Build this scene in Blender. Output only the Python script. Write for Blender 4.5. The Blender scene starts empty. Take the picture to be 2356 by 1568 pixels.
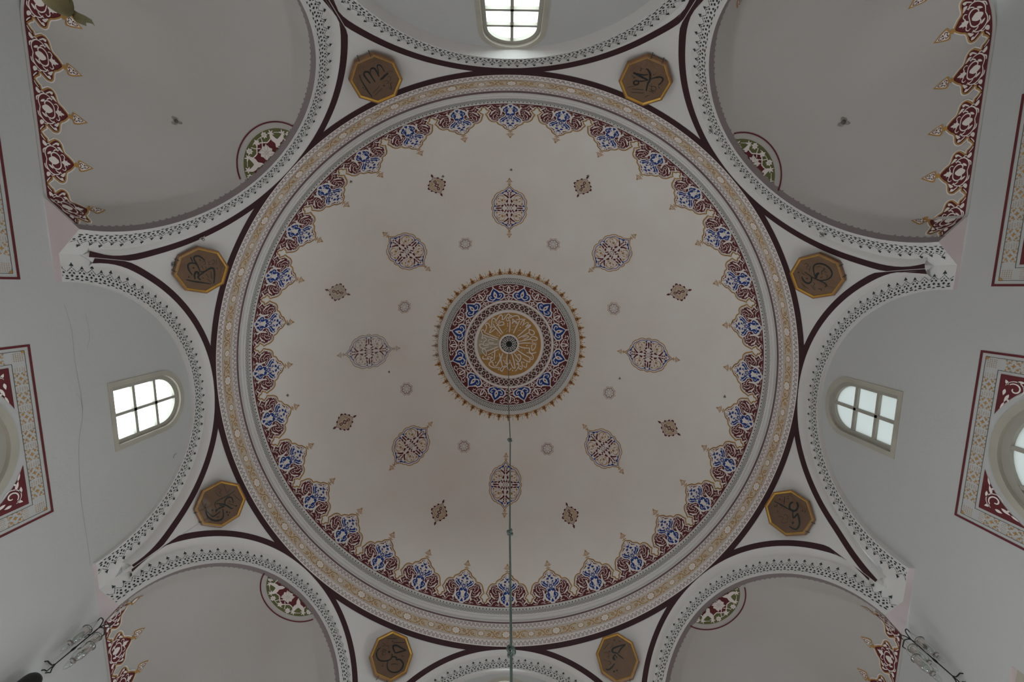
import bpy, math, random
from mathutils import Vector, Matrix, geometry
random.seed(7)
S = 5.0            # metres per drawing unit (the drum of the dome has a radius of about one unit)
ZC = 1.5           # height of the camera above the carpet, metres
# ------------------------------------------------------------------ camera
F = 950.0
RM = ((0.999927713806276, -0.010794523795388892, -0.005295792498300131),
      (0.010008302621021667, 0.9913391747383776, -0.13094454745302883),
      (0.0066634105982086855, 0.1308820800761634, 0.9913755494635403))
CAM = Vector((0.0011203, -0.3471742, 0.0))
sc = bpy.context.scene
cd = bpy.data.cameras.new('camera'); cam = bpy.data.objects.new('camera', cd)
sc.collection.objects.link(cam)
cd.sensor_width = 36.0; cd.lens = 36.0 * F / 2356.0; cd.clip_start = 0.05; cd.clip_end = 200
cx, cy, cz = (Vector(r) for r in RM)
m = Matrix.Identity(4)
for i in range(3):
    m[i][0] = cx[i]; m[i][1] = -cy[i]; m[i][2] = -cz[i]
m.translation = Vector((CAM.x * S, CAM.y * S, ZC))
cam.matrix_world = m
sc.camera = cam
sc.view_settings.view_transform = 'Standard'; sc.view_settings.look = 'None'
sc.view_settings.gamma = 1.0; sc.view_settings.use_curve_mapping = False
sc.view_settings.exposure = 0.12
# ------------------------------------------------------------------ daylight
SKY = 9.0
wd = bpy.data.worlds.new('sky'); sc.world = wd; wd.use_nodes = True
bg = wd.node_tree.nodes['Background']; bg.inputs[0].default_value = (0.90, 0.965, 1.0, 1); bg.inputs[1].default_value = SKY
def portal(loc, rot, sx, sy):
    l = bpy.data.lights.new('portal', 'AREA'); l.shape = 'RECTANGLE'; l.size = sx; l.size_y = sy
    l.cycles.is_portal = True
    o = bpy.data.objects.new('daylight_portal', l); sc.collection.objects.link(o)
    o.location = loc; o.rotation_euler = rot
# lower windows, mostly unseen and assumed, added to let daylight in
W = 1.05           # half width of the square hall
LOWWIN = []        # side, centre along wall, half width, z0, z1
for sd in 'LR':
    LOWWIN += ([(sd, 0.57, 0.15, 0.30, 0.755)] if sd == 'R' else []) + [(sd, -0.55, 0.16, -0.18, 0.28), (sd, 0.0, 0.16, -0.18, 0.28), (sd, 0.57, 0.16, -0.18, 0.24)]
for sd in 'FB':
    LOWWIN += [(sd, -0.6, 0.16, -0.18, 0.30), (sd, 0.0, 0.17, -0.25, 0.30), (sd, 0.6, 0.16, -0.18, 0.30)]
for sd, c, hw, z0, z1 in LOWWIN:
    zc = (z0 + z1) / 2 * S + ZC; o = (W + 0.05) * S
    if sd == 'L': portal((-o, c * S, zc), (0, -math.pi / 2, 0), (z1 - z0) * S, 2 * hw * S)
    if sd == 'R': portal((o, c * S, zc), (0, math.pi / 2, 0), (z1 - z0) * S, 2 * hw * S)
    if sd == 'F': portal((c * S, -o, zc), (math.pi / 2, 0, 0), 2 * hw * S, (z1 - z0) * S)
    if sd == 'B': portal((c * S, o, zc), (-math.pi / 2, 0, 0), 2 * hw * S, (z1 - z0) * S)

# ------------------------------------------------------------------ materials
def mat(name, col, rough=0.85, noise=0.04, scale=3.0, bump=0.0, metal=0.0, spec=0.3, warm=0.0):
    m = bpy.data.materials.new(name); m.use_nodes = True
    nt = m.node_tree; b = nt.nodes['Principled BSDF']
    b.inputs['Roughness'].default_value = rough; b.inputs['Metallic'].default_value = metal
    b.inputs['Specular IOR Level'].default_value = spec
    tc = nt.nodes.new('ShaderNodeTexCoord'); n = nt.nodes.new('ShaderNodeTexNoise')
    n.inputs['Scale'].default_value = scale; n.inputs['Detail'].default_value = 6.0
    nt.links.new(tc.outputs['Object'], n.inputs['Vector'])
    r = nt.nodes.new('ShaderNodeValToRGB')
    r.color_ramp.elements[0].position = 0.3; r.color_ramp.elements[1].position = 0.7
    lo = [max(0, c * (1 - noise)) for c in col]; hi = [min(1, c * (1 + noise)) for c in col]
    if warm: lo = [lo[0] * (1 + warm), lo[1], lo[2] * (1 - warm)]; hi = [hi[0] * (1 - warm * .5), hi[1], hi[2] * (1 + warm * .5)]
    r.color_ramp.elements[0].color = (*lo, 1); r.color_ramp.elements[1].color = (*hi, 1)
    nt.links.new(n.outputs['Fac'], r.inputs['Fac']); nt.links.new(r.outputs['Color'], b.inputs['Base Color'])
    if bump:
        n2 = nt.nodes.new('ShaderNodeTexNoise'); n2.inputs['Scale'].default_value = 22.0; n2.inputs['Detail'].default_value = 4.0
        nt.links.new(tc.outputs['Object'], n2.inputs['Vector'])
        bp = nt.nodes.new('ShaderNodeBump'); bp.inputs['Strength'].default_value = bump; bp.inputs['Distance'].default_value = 0.02
        nt.links.new(n2.outputs['Fac'], bp.inputs['Height']); nt.links.new(bp.outputs['Normal'], b.inputs['Normal'])
    return m
M = {}
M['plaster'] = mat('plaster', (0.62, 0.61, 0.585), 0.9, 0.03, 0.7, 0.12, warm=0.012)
M['vault_plaster_shaded'] = mat('vault_plaster_shaded', (0.475, 0.455, 0.43), 0.9, 0.03, 0.7, 0.10, warm=0.012)  # same plaster, darkened for the weaker light in the corner vaults
M['dome_plaster_lit'] = mat('dome_plaster_lit', (0.80, 0.765, 0.715), 0.9, 0.035, 0.9, 0.10, warm=0.02)  # same plaster, lightened for the stronger light up in the dome
M['wall_plaster_dimmed'] = mat('wall_plaster_dimmed', (0.48, 0.485, 0.472), 0.9, 0.05, 0.45, 0.12, warm=0.015)  # same plaster, with the vignette towards the frame edges put into its colour
M['paint_white'] = mat('paint_white', (0.79, 0.73, 0.69), 0.85, 0.02)
M['lavender'] = mat('lavender', (0.66, 0.59, 0.59), 0.85, 0.02)  # pinkish bounce from the carpet put into the colour of undersides and reveals
M['maroon'] = mat('maroon', (0.040, 0.014, 0.017), 0.6, 0.12, 4.0)
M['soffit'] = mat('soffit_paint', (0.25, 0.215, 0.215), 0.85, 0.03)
M['crimson'] = mat('crimson', (0.125, 0.022, 0.026), 0.7, 0.12, 5.0)
M['crimson_dark'] = mat('crimson_dark', (0.085, 0.026, 0.022), 0.7, 0.12, 5.0)
M['gold'] = mat('gold_paint', (0.43, 0.235, 0.070), 0.65, 0.14, 5.0)
M['blue'] = mat('blue_paint', (0.008, 0.045, 0.24), 0.65, 0.12, 5.0)
M['green'] = mat('olive_paint', (0.135, 0.145, 0.055), 0.7, 0.12, 4.0)
M['dark'] = mat('lattice_paint', (0.022, 0.036, 0.032), 0.7, 0.1)
M['brownline'] = mat('brown_line', (0.20, 0.10, 0.085), 0.7, 0.1)
M['violet'] = mat('violet_line', (0.16, 0.11, 0.12), 0.7, 0.1)
M['greyline'] = mat('grey_line', (0.30, 0.27, 0.26), 0.7, 0.1)
M['beige'] = mat('beige_paint', (0.60, 0.515, 0.41), 0.8, 0.04)
M['faded'] = mat('faded_paint', (0.43, 0.36, 0.27), 0.8, 0.08, 6.0)
M['fadedblue'] = mat('faded_blue', (0.17, 0.20, 0.32), 0.8, 0.08, 6.0)
M['casing'] = mat('window_casing', (0.42, 0.395, 0.33), 0.7, 0.10, 2.5, 0.1)
M['sash'] = mat('window_sash', (0.35, 0.335, 0.285), 0.6, 0.05)
M['carpet'] = mat('carpet', (0.26, 0.13, 0.105), 0.95, 0.2, 8.0)
M['wood'] = mat('brown_frame', (0.25, 0.125, 0.05), 0.35, 0.2, 6.0, spec=0.5)
M['gilt'] = mat('gilt', (0.62, 0.36, 0.055), 0.35, 0.12, 6.0, metal=0.35, spec=0.5)
M['board'] = mat('brown_board', (0.26, 0.155, 0.092), 0.7, 0.10, 9.0)
M['ink'] = mat('ink', (0.020, 0.027, 0.026), 0.5, 0.1)
M['iron'] = mat('green_grey_iron', (0.055, 0.075, 0.062), 0.45, 0.25, 14.0, metal=0.3, spec=0.5)
M['black'] = mat('black_iron', (0.010, 0.012, 0.011), 0.45, 0.1, spec=0.4)
M['rust'] = mat('grey_hook_metal', (0.16, 0.145, 0.13), 0.6, 0.3, 20.0, metal=0.3)
M['dirt'] = mat('dirt', (0.30, 0.28, 0.25), 0.95, 0.3, 30.0)
M['feather'] = mat('feather', (0.085, 0.072, 0.028), 0.85, 0.45, 6.0)
M['feather_dark'] = mat('feather_dark', (0.045, 0.035, 0.026), 0.85, 0.3, 8.0)
def glassmat(name, tint, refl, rough, diff=0.0, dcol=(0.6, 0.65, 0.63)):
    m = bpy.data.materials.new(name); m.use_nodes = True; nt = m.node_tree; nt.nodes.clear()
    out = nt.nodes.new('ShaderNodeOutputMaterial')
    tr = nt.nodes.new('ShaderNodeBsdfTransparent'); tr.inputs[0].default_value = (*tint, 1)
    gl = nt.nodes.new('ShaderNodeBsdfGlossy'); gl.inputs['Roughness'].default_value = rough
    lw = nt.nodes.new('ShaderNodeFresnel'); lw.inputs['IOR'].default_value = refl
    mx = nt.nodes.new('ShaderNodeMixShader')
    nt.links.new(lw.outputs[0], mx.inputs[0]); nt.links.new(tr.outputs[0], mx.inputs[1]); nt.links.new(gl.outputs[0], mx.inputs[2])
    last = mx
    if diff:
        tl = nt.nodes.new('ShaderNodeBsdfTranslucent')
        n = nt.nodes.new('ShaderNodeTexNoise'); n.inputs['Scale'].default_value = 1.4
        tc = nt.nodes.new('ShaderNodeTexCoord'); nt.links.new(tc.outputs['Object'], n.inputs['Vector'])
        r = nt.nodes.new('ShaderNodeValToRGB'); r.color_ramp.elements[0].color = (*[c * .92 for c in dcol], 1); r.color_ramp.elements[1].color = (*[min(1, c * 1.1) for c in dcol], 1)
        nt.links.new(n.outputs['Fac'], r.inputs['Fac']); nt.links.new(r.outputs['Color'], tl.inputs[0])
        m2 = nt.nodes.new('ShaderNodeMixShader'); m2.inputs[0].default_value = diff
        nt.links.new(last.outputs[0], m2.inputs[1]); nt.links.new(tl.outputs[0], m2.inputs[2]); last = m2
    nt.links.new(last.outputs[0], out.inputs[0])
    return m
M['clear'] = glassmat('clear_glass', (0.97, 0.98, 0.98), 1.45, 0.02)
M['picture_glass'] = glassmat('picture_glass', (0.95, 0.95, 0.95), 1.5, 0.0)
M['frost_bright'] = glassmat('frosted_bright', (1, 1, 1), 1.4, 0.3, 1.0, (0.62, 0.66, 0.66))
M['frost_dim'] = glassmat('frosted_dim', (1, 1, 1), 1.4, 0.3, 1.0, (0.062, 0.066, 0.062))
M['lampglass'] = glassmat('lamp_glass', (0.90, 0.92, 0.90), 1.6, 0.03)

# ------------------------------------------------------------------ mesh helpers
def wpt(q): return Vector((q[0] * S, q[1] * S, q[2] * S + ZC))
class MB:
    def __init__(s): s.v = []; s.f = []; s.m = []; s.ml = []
    def mi(s, k):
        if k not in s.ml: s.ml.append(k)
        return s.ml.index(k)
    def vert(s, q): s.v.append(q); return len(s.v) - 1
    def face(s, idx, k): s.f.append(tuple(idx)); s.m.append(s.mi(k))
    def poly(s, pts, k): s.face([s.vert(p) for p in pts], k)
    def grid(s, rows, k, closed=False):
        R = [[s.vert(p) for p in r] for r in rows]
        for a, b in zip(R[:-1], R[1:]):
            n = len(a)
            for i in range(n if closed else n - 1):
                j = (i + 1) % n; s.face((a[i], a[j], b[j], b[i]), k)
    def tube(s, path, r, k, n=10, caps=True):
        path = [Vector(p) for p in path]; rows = []; pn = None
        for i, p in enumerate(path):
            d = (path[min(i + 1, len(path) - 1)] - path[max(i - 1, 0)])
            d = d.normalized() if d.length > 1e-9 else Vector((0, 0, 1))
            if pn is None: pn = d.orthogonal().normalized()
            pn = (pn - d * pn.dot(d)); pn = pn.normalized() if pn.length > 1e-6 else d.orthogonal().normalized()
            b = d.cross(pn); rr = r[i] if isinstance(r, (list, tuple)) else r
            rows.append([p + (pn * math.cos(t) + b * math.sin(t)) * rr for t in [2 * math.pi * q / n for q in range(n)]])
        s.grid(rows, k, True)
        if caps:
            s.poly(rows[0][::-1], k); s.poly(rows[-1], k)
    def lathe(s, prof, c, ax, k, n=16):
        ax = Vector(ax).normalized(); u = ax.orthogonal().normalized(); w = ax.cross(u); c = Vector(c)
        s.grid([[c + ax * h + (u * math.cos(t) + w * math.sin(t)) * r for t in [2 * math.pi * q / n for q in range(n)]] for r, h in prof], k, True)
    def build(s, name, parent=None, origin=None, smooth=True, link=True):
        o0 = wpt(origin) if origin is not None else Vector((0, 0, 0))
        me = bpy.data.meshes.new(name)
        me.from_pydata([tuple(wpt(q) - o0) for q in s.v], [], s.f)
        for k in s.ml: me.materials.append(M[k])
        me.polygons.foreach_set('material_index', s.m)
        if smooth: me.polygons.foreach_set('use_smooth', [True] * len(s.f))
        me.update()
        o = bpy.data.objects.new(name, me); sc.collection.objects.link(o)
        if parent is not None:
            o.parent = parent; o.location = o0 - parent_loc(parent)
        else: o.location = o0
        return o
def parent_loc(p):
    l = p.location.copy(); q = p.parent
    while q is not None: l += q.location; q = q.parent
    return l
def thing(name, label, cat, loc, group=None):
    o = bpy.data.objects.new(name, None); sc.collection.objects.link(o); o.location = wpt(loc)
    o.empty_display_size = 0.1; tag(o, label, cat, group); return o
def tag(o, label, cat, group=None):
    o['label'] = label; o['category'] = cat
    if group: o['group'] = group
    return o
def struct(o, label=None):
    o['kind'] = 'structure'
    if label: o['label'] = label
    return o
def copy_tree(o, parent=None):
    c = o.copy(); sc.collection.objects.link(c)
    if parent is not None: c.parent = parent
    for ch in list(o.children): copy_tree(ch, c)
    return c

# ------------------------------------------------------------------ 2D drawing kit
def cr(pts, closed=False, n=5):
    """smooth a polyline; a point given twice stays a corner"""
    P = [tuple(p) for p in pts]; out = []; N = len(P)
    rng = range(N if closed else N - 1)
    for i in rng:
        p1 = P[i]; p2 = P[(i + 1) % N]
        if abs(p1[0] - p2[0]) + abs(p1[1] - p2[1]) < 1e-9: continue
        p0 = P[i - 1] if (i > 0 or closed) else p1
        p3 = P[(i + 2) % N] if (i + 2 < N or closed) else p2
        if p0 == p1: pass
        for k in range(n):
            t = k / n; a = t * t; b = a * t
            out.append(tuple(0.5 * (2 * p1[j] + (-p0[j] + p2[j]) * t + (2 * p0[j] - 5 * p1[j] + 4 * p2[j] - p3[j]) * a + (-p0[j] + 3 * p1[j] - 3 * p2[j] + p3[j]) * b) for j in (0, 1)))
    if not closed: out.append(P[-1])
    return out
def clean(p, closed=False):
    o = [p[0]]
    for q in p[1:]:
        if math.hypot(q[0] - o[-1][0], q[1] - o[-1][1]) > 1e-7: o.append(q)
    if closed and len(o) > 2 and math.hypot(o[0][0] - o[-1][0], o[0][1] - o[-1][1]) < 1e-7: o.pop()
    return o
def offset(p, d):
    out = []; n = len(p)
    for i in range(n):
        a = p[max(i - 1, 0)]; b = p[min(i + 1, n - 1)]
        dx, dy = b[0] - a[0], b[1] - a[1]; l = math.hypot(dx, dy) or 1
        out.append((p[i][0] - dy / l * d, p[i][1] + dx / l * d))
    return out
def circ(x, y, r, n=12, ry=None, rot=0.0):
    ry = ry or r; c, s_ = math.cos(rot), math.sin(rot); o = []
    for k in range(n):
        a = 2 * math.pi * k / n; px, py = r * math.cos(a), ry * math.sin(a)
        o.append((x + px * c - py * s_, y + px * s_ + py * c))
    return o
def star(x, y, r1, r2, n, rot=0.0):
    return [(x + (r1 if k % 2 == 0 else r2) * math.cos(rot + math.pi * k / n), y + (r1 if k % 2 == 0 else r2) * math.sin(rot + math.pi * k / n)) for k in range(2 * n)]
def leaf(x0, y0, x1, y1, w, n=5):
    dx, dy = x1 - x0, y1 - y0; l = math.hypot(dx, dy) or 1; nx, ny = -dy / l * w, dx / l * w; a = []; b = []
    for k in range(1, n):
        t = k / n; h = math.sin(math.pi * t ** 0.8)
        a.append((x0 + dx * t + nx * h, y0 + dy * t + ny * h)); b.append((x0 + dx * t - nx * h, y0 + dy * t - ny * h))
    return [(x0, y0)] + a + [(x1, y1)] + b[::-1]
def spiral(x, y, r0, r1, a0, a1, n=22):
    return [(x + (r0 + (r1 - r0) * k / n) * math.cos(a0 + (a1 - a0) * k / n), y + (r0 + (r1 - r0) * k / n) * math.sin(a0 + (a1 - a0) * k / n)) for k in range(n + 1)]
class Draw:
    """collects flat painted shapes (fills and brush strokes) in a plane of its own"""
    def __init__(s): s.items = []
    def fill(s, k, pts, z=1): s.items.append(('f', k, clean(list(pts), True), z)); return s
    def stroke(s, k, pts, w, z=2, taper=0.0, closed=False): s.items.append(('s', k, clean(list(pts), closed), z, w, taper, closed)); return s
    def mirror(s, i0=0, axis=0):
        new = []
        for it in s.items[i0:]:
            p = [(-x, y) if axis == 0 else (x, -y) for x, y in it[2]]
            new.append(it[:2] + (p,) + it[3:])
        s.items += new; return s
    def xform(s, fn, ws=1.0):
        d = Draw()
        for it in s.items:
            it = list(it); it[2] = [fn(*p) for p in it[2]]
            if it[0] == 's': it[4] = it[4] * ws
            d.items.append(tuple(it))
        return d
    def add(s, o): s.items += o.items; return s
    def emit(s, mb, mp, maxe, keep=None):
        for it in s.items:
            if it[0] == 'f':
                _, k, p, z = it
                if len(p) < 3: continue
                tris = geometry.tessellate_polygon([[Vector((x, y, 0)) for x, y in p]])
                stack = [tuple(p[i] for i in t) for t in tris]
                cache = {}
                def vid(q):
                    key = (round(q[0], 7), round(q[1], 7))
                    if key not in cache: cache[key] = mb.vert(mp(q[0], q[1], z))
                    return cache[key]
                while stack:
                    a, b, c = stack.pop()
                    la = math.hypot(a[0] - b[0], a[1] - b[1]); lb = math.hypot(b[0] - c[0], b[1] - c[1]); lc = math.hypot(c[0] - a[0], c[1] - a[1])
                    mx = max(la, lb, lc)
                    if mx > maxe:
                        if mx == lb: a, b, c = b, c, a
                        elif mx == lc: a, b, c = c, a, b
                        h = ((a[0] + b[0]) / 2, (a[1] + b[1]) / 2); stack += [(a, h, c), (h, b, c)]; continue
                    if keep and not keep((a[0] + b[0] + c[0]) / 3, (a[1] + b[1] + c[1]) / 3): continue
                    mb.face((vid(a), vid(b), vid(c)), k)
            else:
                _, k, p, z, w, taper, closed = it
                if len(p) < 2: continue
                q = []
                rr = p + ([p[0]] if closed else [])
                for a, b in zip(rr[:-1], rr[1:]):
                    n = max(1, int(math.hypot(a[0] - b[0], a[1] - b[1]) / maxe) + 0)
                    for j in range(n): q.append((a[0] + (b[0] - a[0]) * j / n, a[1] + (b[1] - a[1]) * j / n))
                if not closed: q.append(rr[-1])
                n = len(q); L = []; Rr = []
                for i in range(n):
                    if closed: a = q[i - 1]; b = q[(i + 1) % n]
                    else: a = q[max(i - 1, 0)]; b = q[min(i + 1, n - 1)]
                    dx, dy = b[0] - a[0], b[1] - a[1]; l = math.hypot(dx, dy) or 1; hw = w / 2
                    if taper and not closed: hw *= 1 - taper + taper * math.sin(math.pi * min(1, max(0.04, i / (n - 1))))
                    L.append((q[i][0] - dy / l * hw, q[i][1] + dx / l * hw)); Rr.append((q[i][0] + dy / l * hw, q[i][1] - dx / l * hw))
                li = [mb.vert(mp(x, y, z)) for x, y in L]; ri = [mb.vert(mp(x, y, z)) for x, y in Rr]
                for i in range(n if closed else n - 1):
                    j = (i + 1) % n
                    if keep and not keep(*q[i]): continue
                    mb.face((li[i], li[j], ri[j], ri[i]), k)
LAY = 0.0004
# back-projection of a drawn detail on to the real surface it is painted on
def ray(px, py):
    a, b = (px - 1178) / F, (py - 784) / F
    return Vector([RM[0][i] * a + RM[1][i] * b + RM[2][i] for i in range(3)]).normalized()
DZ, DR = 1.4836, 1.0055       # centre height and radius of the dome
def hit_sphere(px, py, zc, R):
    d = ray(px, py); o = CAM - Vector((0, 0, zc)); b = o.dot(d); t = -b + math.sqrt(b * b - (o.dot(o) - R * R))
    return CAM + d * t
def adir(th, col):
    th = math.radians(th); c = math.radians(col)
    return Vector((math.sin(th) * math.sin(c), -math.cos(th) * math.sin(c), math.cos(c)))
def dome_frame(col):
    c = adir(0, col); ex = Vector((1, 0, 0)); ey = c.cross(ex) * 1.0
    if ey.z > 0: ey = -ey              # ey points down the dome, towards its rim
    return c, ex, ey
def dome_local(ox, oy, sc_, th0, col):
    """crop pixel -> tangent coordinates about azimuth th0, colatitude col"""
    c, ex, ey = dome_frame(col); a = math.radians(th0); ca, sa = math.cos(-a), math.sin(-a)
    def fn(x, y):
        q = hit_sphere(ox + x / sc_, oy + y / sc_, DZ, DR) - Vector((0, 0, DZ)); q.normalize()
        q = Vector((q.x * ca - q.y * sa, q.x * sa + q.y * ca, q.z))
        k = q.dot(c); return (q.dot(ex) / k, q.dot(ey) / k)
    return fn
def dome_map(col):
    c, ex, ey = dome_frame(col)
    def mp(x, y, z): return Vector((0, 0, DZ)) + (c + ex * x + ey * y).normalized() * (DR - z * LAY)
    return mp

# ================================================================== SETTING
ZS = 0.97                      # level at which the arches spring
RB, ZRING = 1.011, 1.4035      # painted drum band
RP, ZP = 1.10, 0.97            # sphere of the pendentives
def sphz(z, R=DR, z0=DZ): return math.sqrt(max(0, R * R - (z - z0) ** 2))
def ringpts(r, z, n=192): return [Vector((r * math.sin(2 * math.pi * k / n), -r * math.cos(2 * math.pi * k / n), z)) for k in range(n)]
# ---- dome
mb = MB()
cols = [85.2 - 85.2 * k / 60 for k in range(61)]
cols[-1] = 0.15
mb.grid([[Vector((0, 0, DZ)) + adir(360 * k / 192, c) * DR for k in range(192)] for c in cols], 'dome_plaster_lit', True)
dome = struct(mb.build('ceiling'), 'pale plastered dome painted with medallions, seen from straight below')
# ---- drum and cornice below the dome
mb = MB()
prof = [(RB, ZRING, 'paint_white'), (RB, 1.5125, 'paint_white'), (1.0115, 1.5135, 'violet'), (1.0050, 1.5148, 'violet'), (1.0040, 1.5165, 'plaster'), (1.0062, 1.523, 'plaster'),  # violet lip: shade under the cornice put into the colour
        (1.0092, 1.531, 'plaster'), (1.0085, 1.536, 'plaster'), (1.0060, 1.5395, 'plaster'), (1.0055, 1.544, 'plaster'), (1.0058, 1.5475, 'plaster'), (sphz(1.55) + .0002, 1.5495, 'plaster'),
        (sphz(1.5795) - .0004, 1.5795, 'plaster'), (sphz(1.5845) - .0012, 1.5825, 'plaster'), (sphz(1.5865) - .0004, 1.5865, 'plaster')]
for a, b in zip(prof[:-1], prof[1:]):
    mb.grid([ringpts(a[0], a[1]), ringpts(b[0], b[1])], b[2], True)
drum = struct(mb.build('trim_1'), 'round cornice with a painted floral band under the dome')
# ---- arches
V = {'UL': (-1.033, -.411), 'UR': (1.041, -.4085), 'LR': (1.0315, .4525), 'LL': (-1.042, .432), 'TL': (-.435, -1.02), 'TR': (.43, -1.02), 'BL': (-.425, 1.03), 'BR': (.425, 1.03)}
ARCH = [  # name, from, to, azimuth, (s0, z0, rE), (s0i, z0i, ri), diagonal?
    (0, 'TL', 'TR', (-.006, .930, .453), (-.006, .940, .392), False), (45, 'TR', 'UR', (-.004, .966, .434), (-.006, .960, .366), True),
    (90, 'UR', 'LR', (-.020, .987, .414), (-.018, .985, .355), False), (135, 'LR', 'BR', (-.010, .985, .417), (.0, .970, .360), True),
    (180, 'BR', 'BL', (0, .960, .436), (0, .973, .360), False), (225, 'BL', 'LL', (.030, .994, .405), (.015, .987, .350), True),
    (270, 'LL', 'UL', (.004, .982, .413), (.004, .982, .353), False), (315, 'UL', 'TL', (.009, .965, .437), (.010, .982, .360), True)]
class Arch: pass
arches = []
for az, p_, q_, e_, i_, diag in ARCH:
    A = Arch(); A.az = az; A.diag = diag
    P = Vector((*V[p_], 0)); Q = Vector((*V[q_], 0)); A.m = (P + Q) / 2; A.t = (Q - P).normalized(); A.n = Vector((-A.t.y, A.t.x, 0))
    if A.n.dot(A.m) < 0: A.n = -A.n
    A.a = A.n.dot(A.m); A.b = (Q - P).length / 2; A.e = e_; A.i = i_; A.p = p_; A.q = q_
    arches.append(A)
def alocal(A, s, d, z): return A.m + A.t * s + A.n * d + Vector((0, 0, z))
def on_pend(A, s, z, R=RP):
    """point of the pendentive sphere with local coordinates s, z, outside the arch plane"""
    base = A.m + A.t * s; c = base.dot(A.n); base = base - A.n * c
    rest = R * R - base.length_squared - (z - ZP) ** 2
    return base + A.n * math.sqrt(max(0, rest)) + Vector((0, 0, z))
def path(s0, z0, r, smax, n=56, zlow=ZS):
    """half circle on stilts from the left foot over the crown to the right foot: list of (s, z)"""
    o = [(s0 - r, zlow + (z0 - zlow) * k / 3) for k in range(3)] if z0 > zlow + 1e-4 else []
    for k in range(n + 1):
        a = math.pi - math.pi * k / n; s_ = s0 + r * math.cos(a); z = z0 + r * math.sin(a)
        if z >= zlow - 1e-6: o.append((s_, z))
    if z0 > zlow + 1e-4: o += [(s0 + r, zlow + (z0 - zlow) * (3 - k) / 3) for k in range(1, 4)]
    else:
        o[0] = (o[0][0], zlow); o[-1] = (o[-1][0], zlow)
    return [(max(-smax, min(smax, s_)), z) for s_, z in o]
ZT = 1.026                     # where the red lines end in a point
for k, A in enumerate(arches):
    s0, z0, r = A.e; s1, z1, ri = A.i
    mb = MB()
    E_ = [(s, z) for s, z in path(s0, z0, r, A.b - .010, 72) if z >= ZT - .004]
    def tipped(s, z):
        w = max(0, 1 - (z - ZT) / .16) ** 2; sg = -1 if s < s0 else 1
        return (s * (1 - w) + sg * (A.b - .020) * w, z)
    E_ = [tipped(s, z) for s, z in E_]
    A.E = E_
    E2 = [(s0 + (s - s0) * (r - .009) / r, z0 + (z - z0) * (r - .009) / r) for s, z in E_]
    E3 = [(s0 + (s - s0) * (r - .006) / r, z0 + (z - z0) * (r - .006) / r) for s, z in E_]
    # stepped edge of the arch band
    rows = [[on_pend(A, s, z) for s, z in E_], [on_pend(A, s * .999, z - .0005) + A.n * .0045 for s, z in E3], [alocal(A, s, 0, z) for s, z in E2]]
    mb.grid(rows, 'plaster')
    # flat face of the arch band (its underside corner meets the neighbouring arch on the pier)
    I_ = path(s1, z1, ri, A.b, 72); A.I = I_
    outer = []
    for s, z in I_:
        a = math.atan2(z - ZS, s - s1)       # look outwards from the foot of the inner curve
        outer.append(None)
    n = len(I_); O_ = []
    for j, (s, z) in enumerate(I_):
        f = j / (n - 1)
        # outer boundary: pier edge below ZT, stepped edge above
        if z < ZT: O_.append((-A.b if s < s1 else A.b, z))
        else:
            c, d = s - s1, z - z1; l = math.hypot(c, d) or 1; c /= l; d /= l
            # intersect ray from (s1,z1) with circle (s0,z0,r-.009)
            ox, oz = s1 - s0, z1 - z0; b = ox * c + oz * d; rr = r - .003
            t = -b + math.sqrt(b * b - (ox * ox + oz * oz - rr * rr)); q = (s1 + c * t, z1 + d * t)
            O_.append((max(-A.b, min(A.b, q[0])), q[1]))
    rows = [[alocal(A, s, 0, z) for s, z in I_], [alocal(A, (s + u) / 2, 0, (z + w) / 2) for (s, z), (u, w) in zip(I_, O_)], [alocal(A, s, 0, z) for s, z in O_]]
    mb.grid(rows, 'plaster')
    # small fillets of face between pier edge and stepped edge near the foot
    for side in (-1, 1):
        pts = [(s, z) for s, z in E2 if (s - s0) * side > 0 and z < ZT + .09]
        zz = sorted(pts, key=lambda p: p[1])
        if len(zz) > 1:
            mb.grid([[alocal(A, s, 0.0003, z) for s, z in zz], [alocal(A, side * A.b, 0.0003, z) for s, z in zz]], 'plaster')
    # underside of the arch
    A.dd = .018
    if A.diag:
        depth = lambda s: .018
    else:
        ax = 0 if abs(A.n.x) > .7 else 1
        def depth(s, A=A, ax=ax):
            q = A.m + A.t * s; return (W - abs(q[ax])) / abs(A.n[ax])
    rows = [[alocal(A, s, depth(s) * g + (.003 if g == 1 and A.diag else 0), z) for s, z in I_] for g in (0, .5, 1)]
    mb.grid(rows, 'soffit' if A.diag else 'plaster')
    A.depth = depth
    # soft fillet between underside and wall on the window arches
    if not A.diag:
        rr = [[alocal(A, s1 + (s - s1) * (1 - g * .0), depth(s) - h, z - 0) for s, z in I_] for g, h in ((0, .002), (1, .002))]
    A.ob = struct(mb.build('trim_%d' % (k + 2)), 'white arch band stencilled with a dark lattice')
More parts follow.
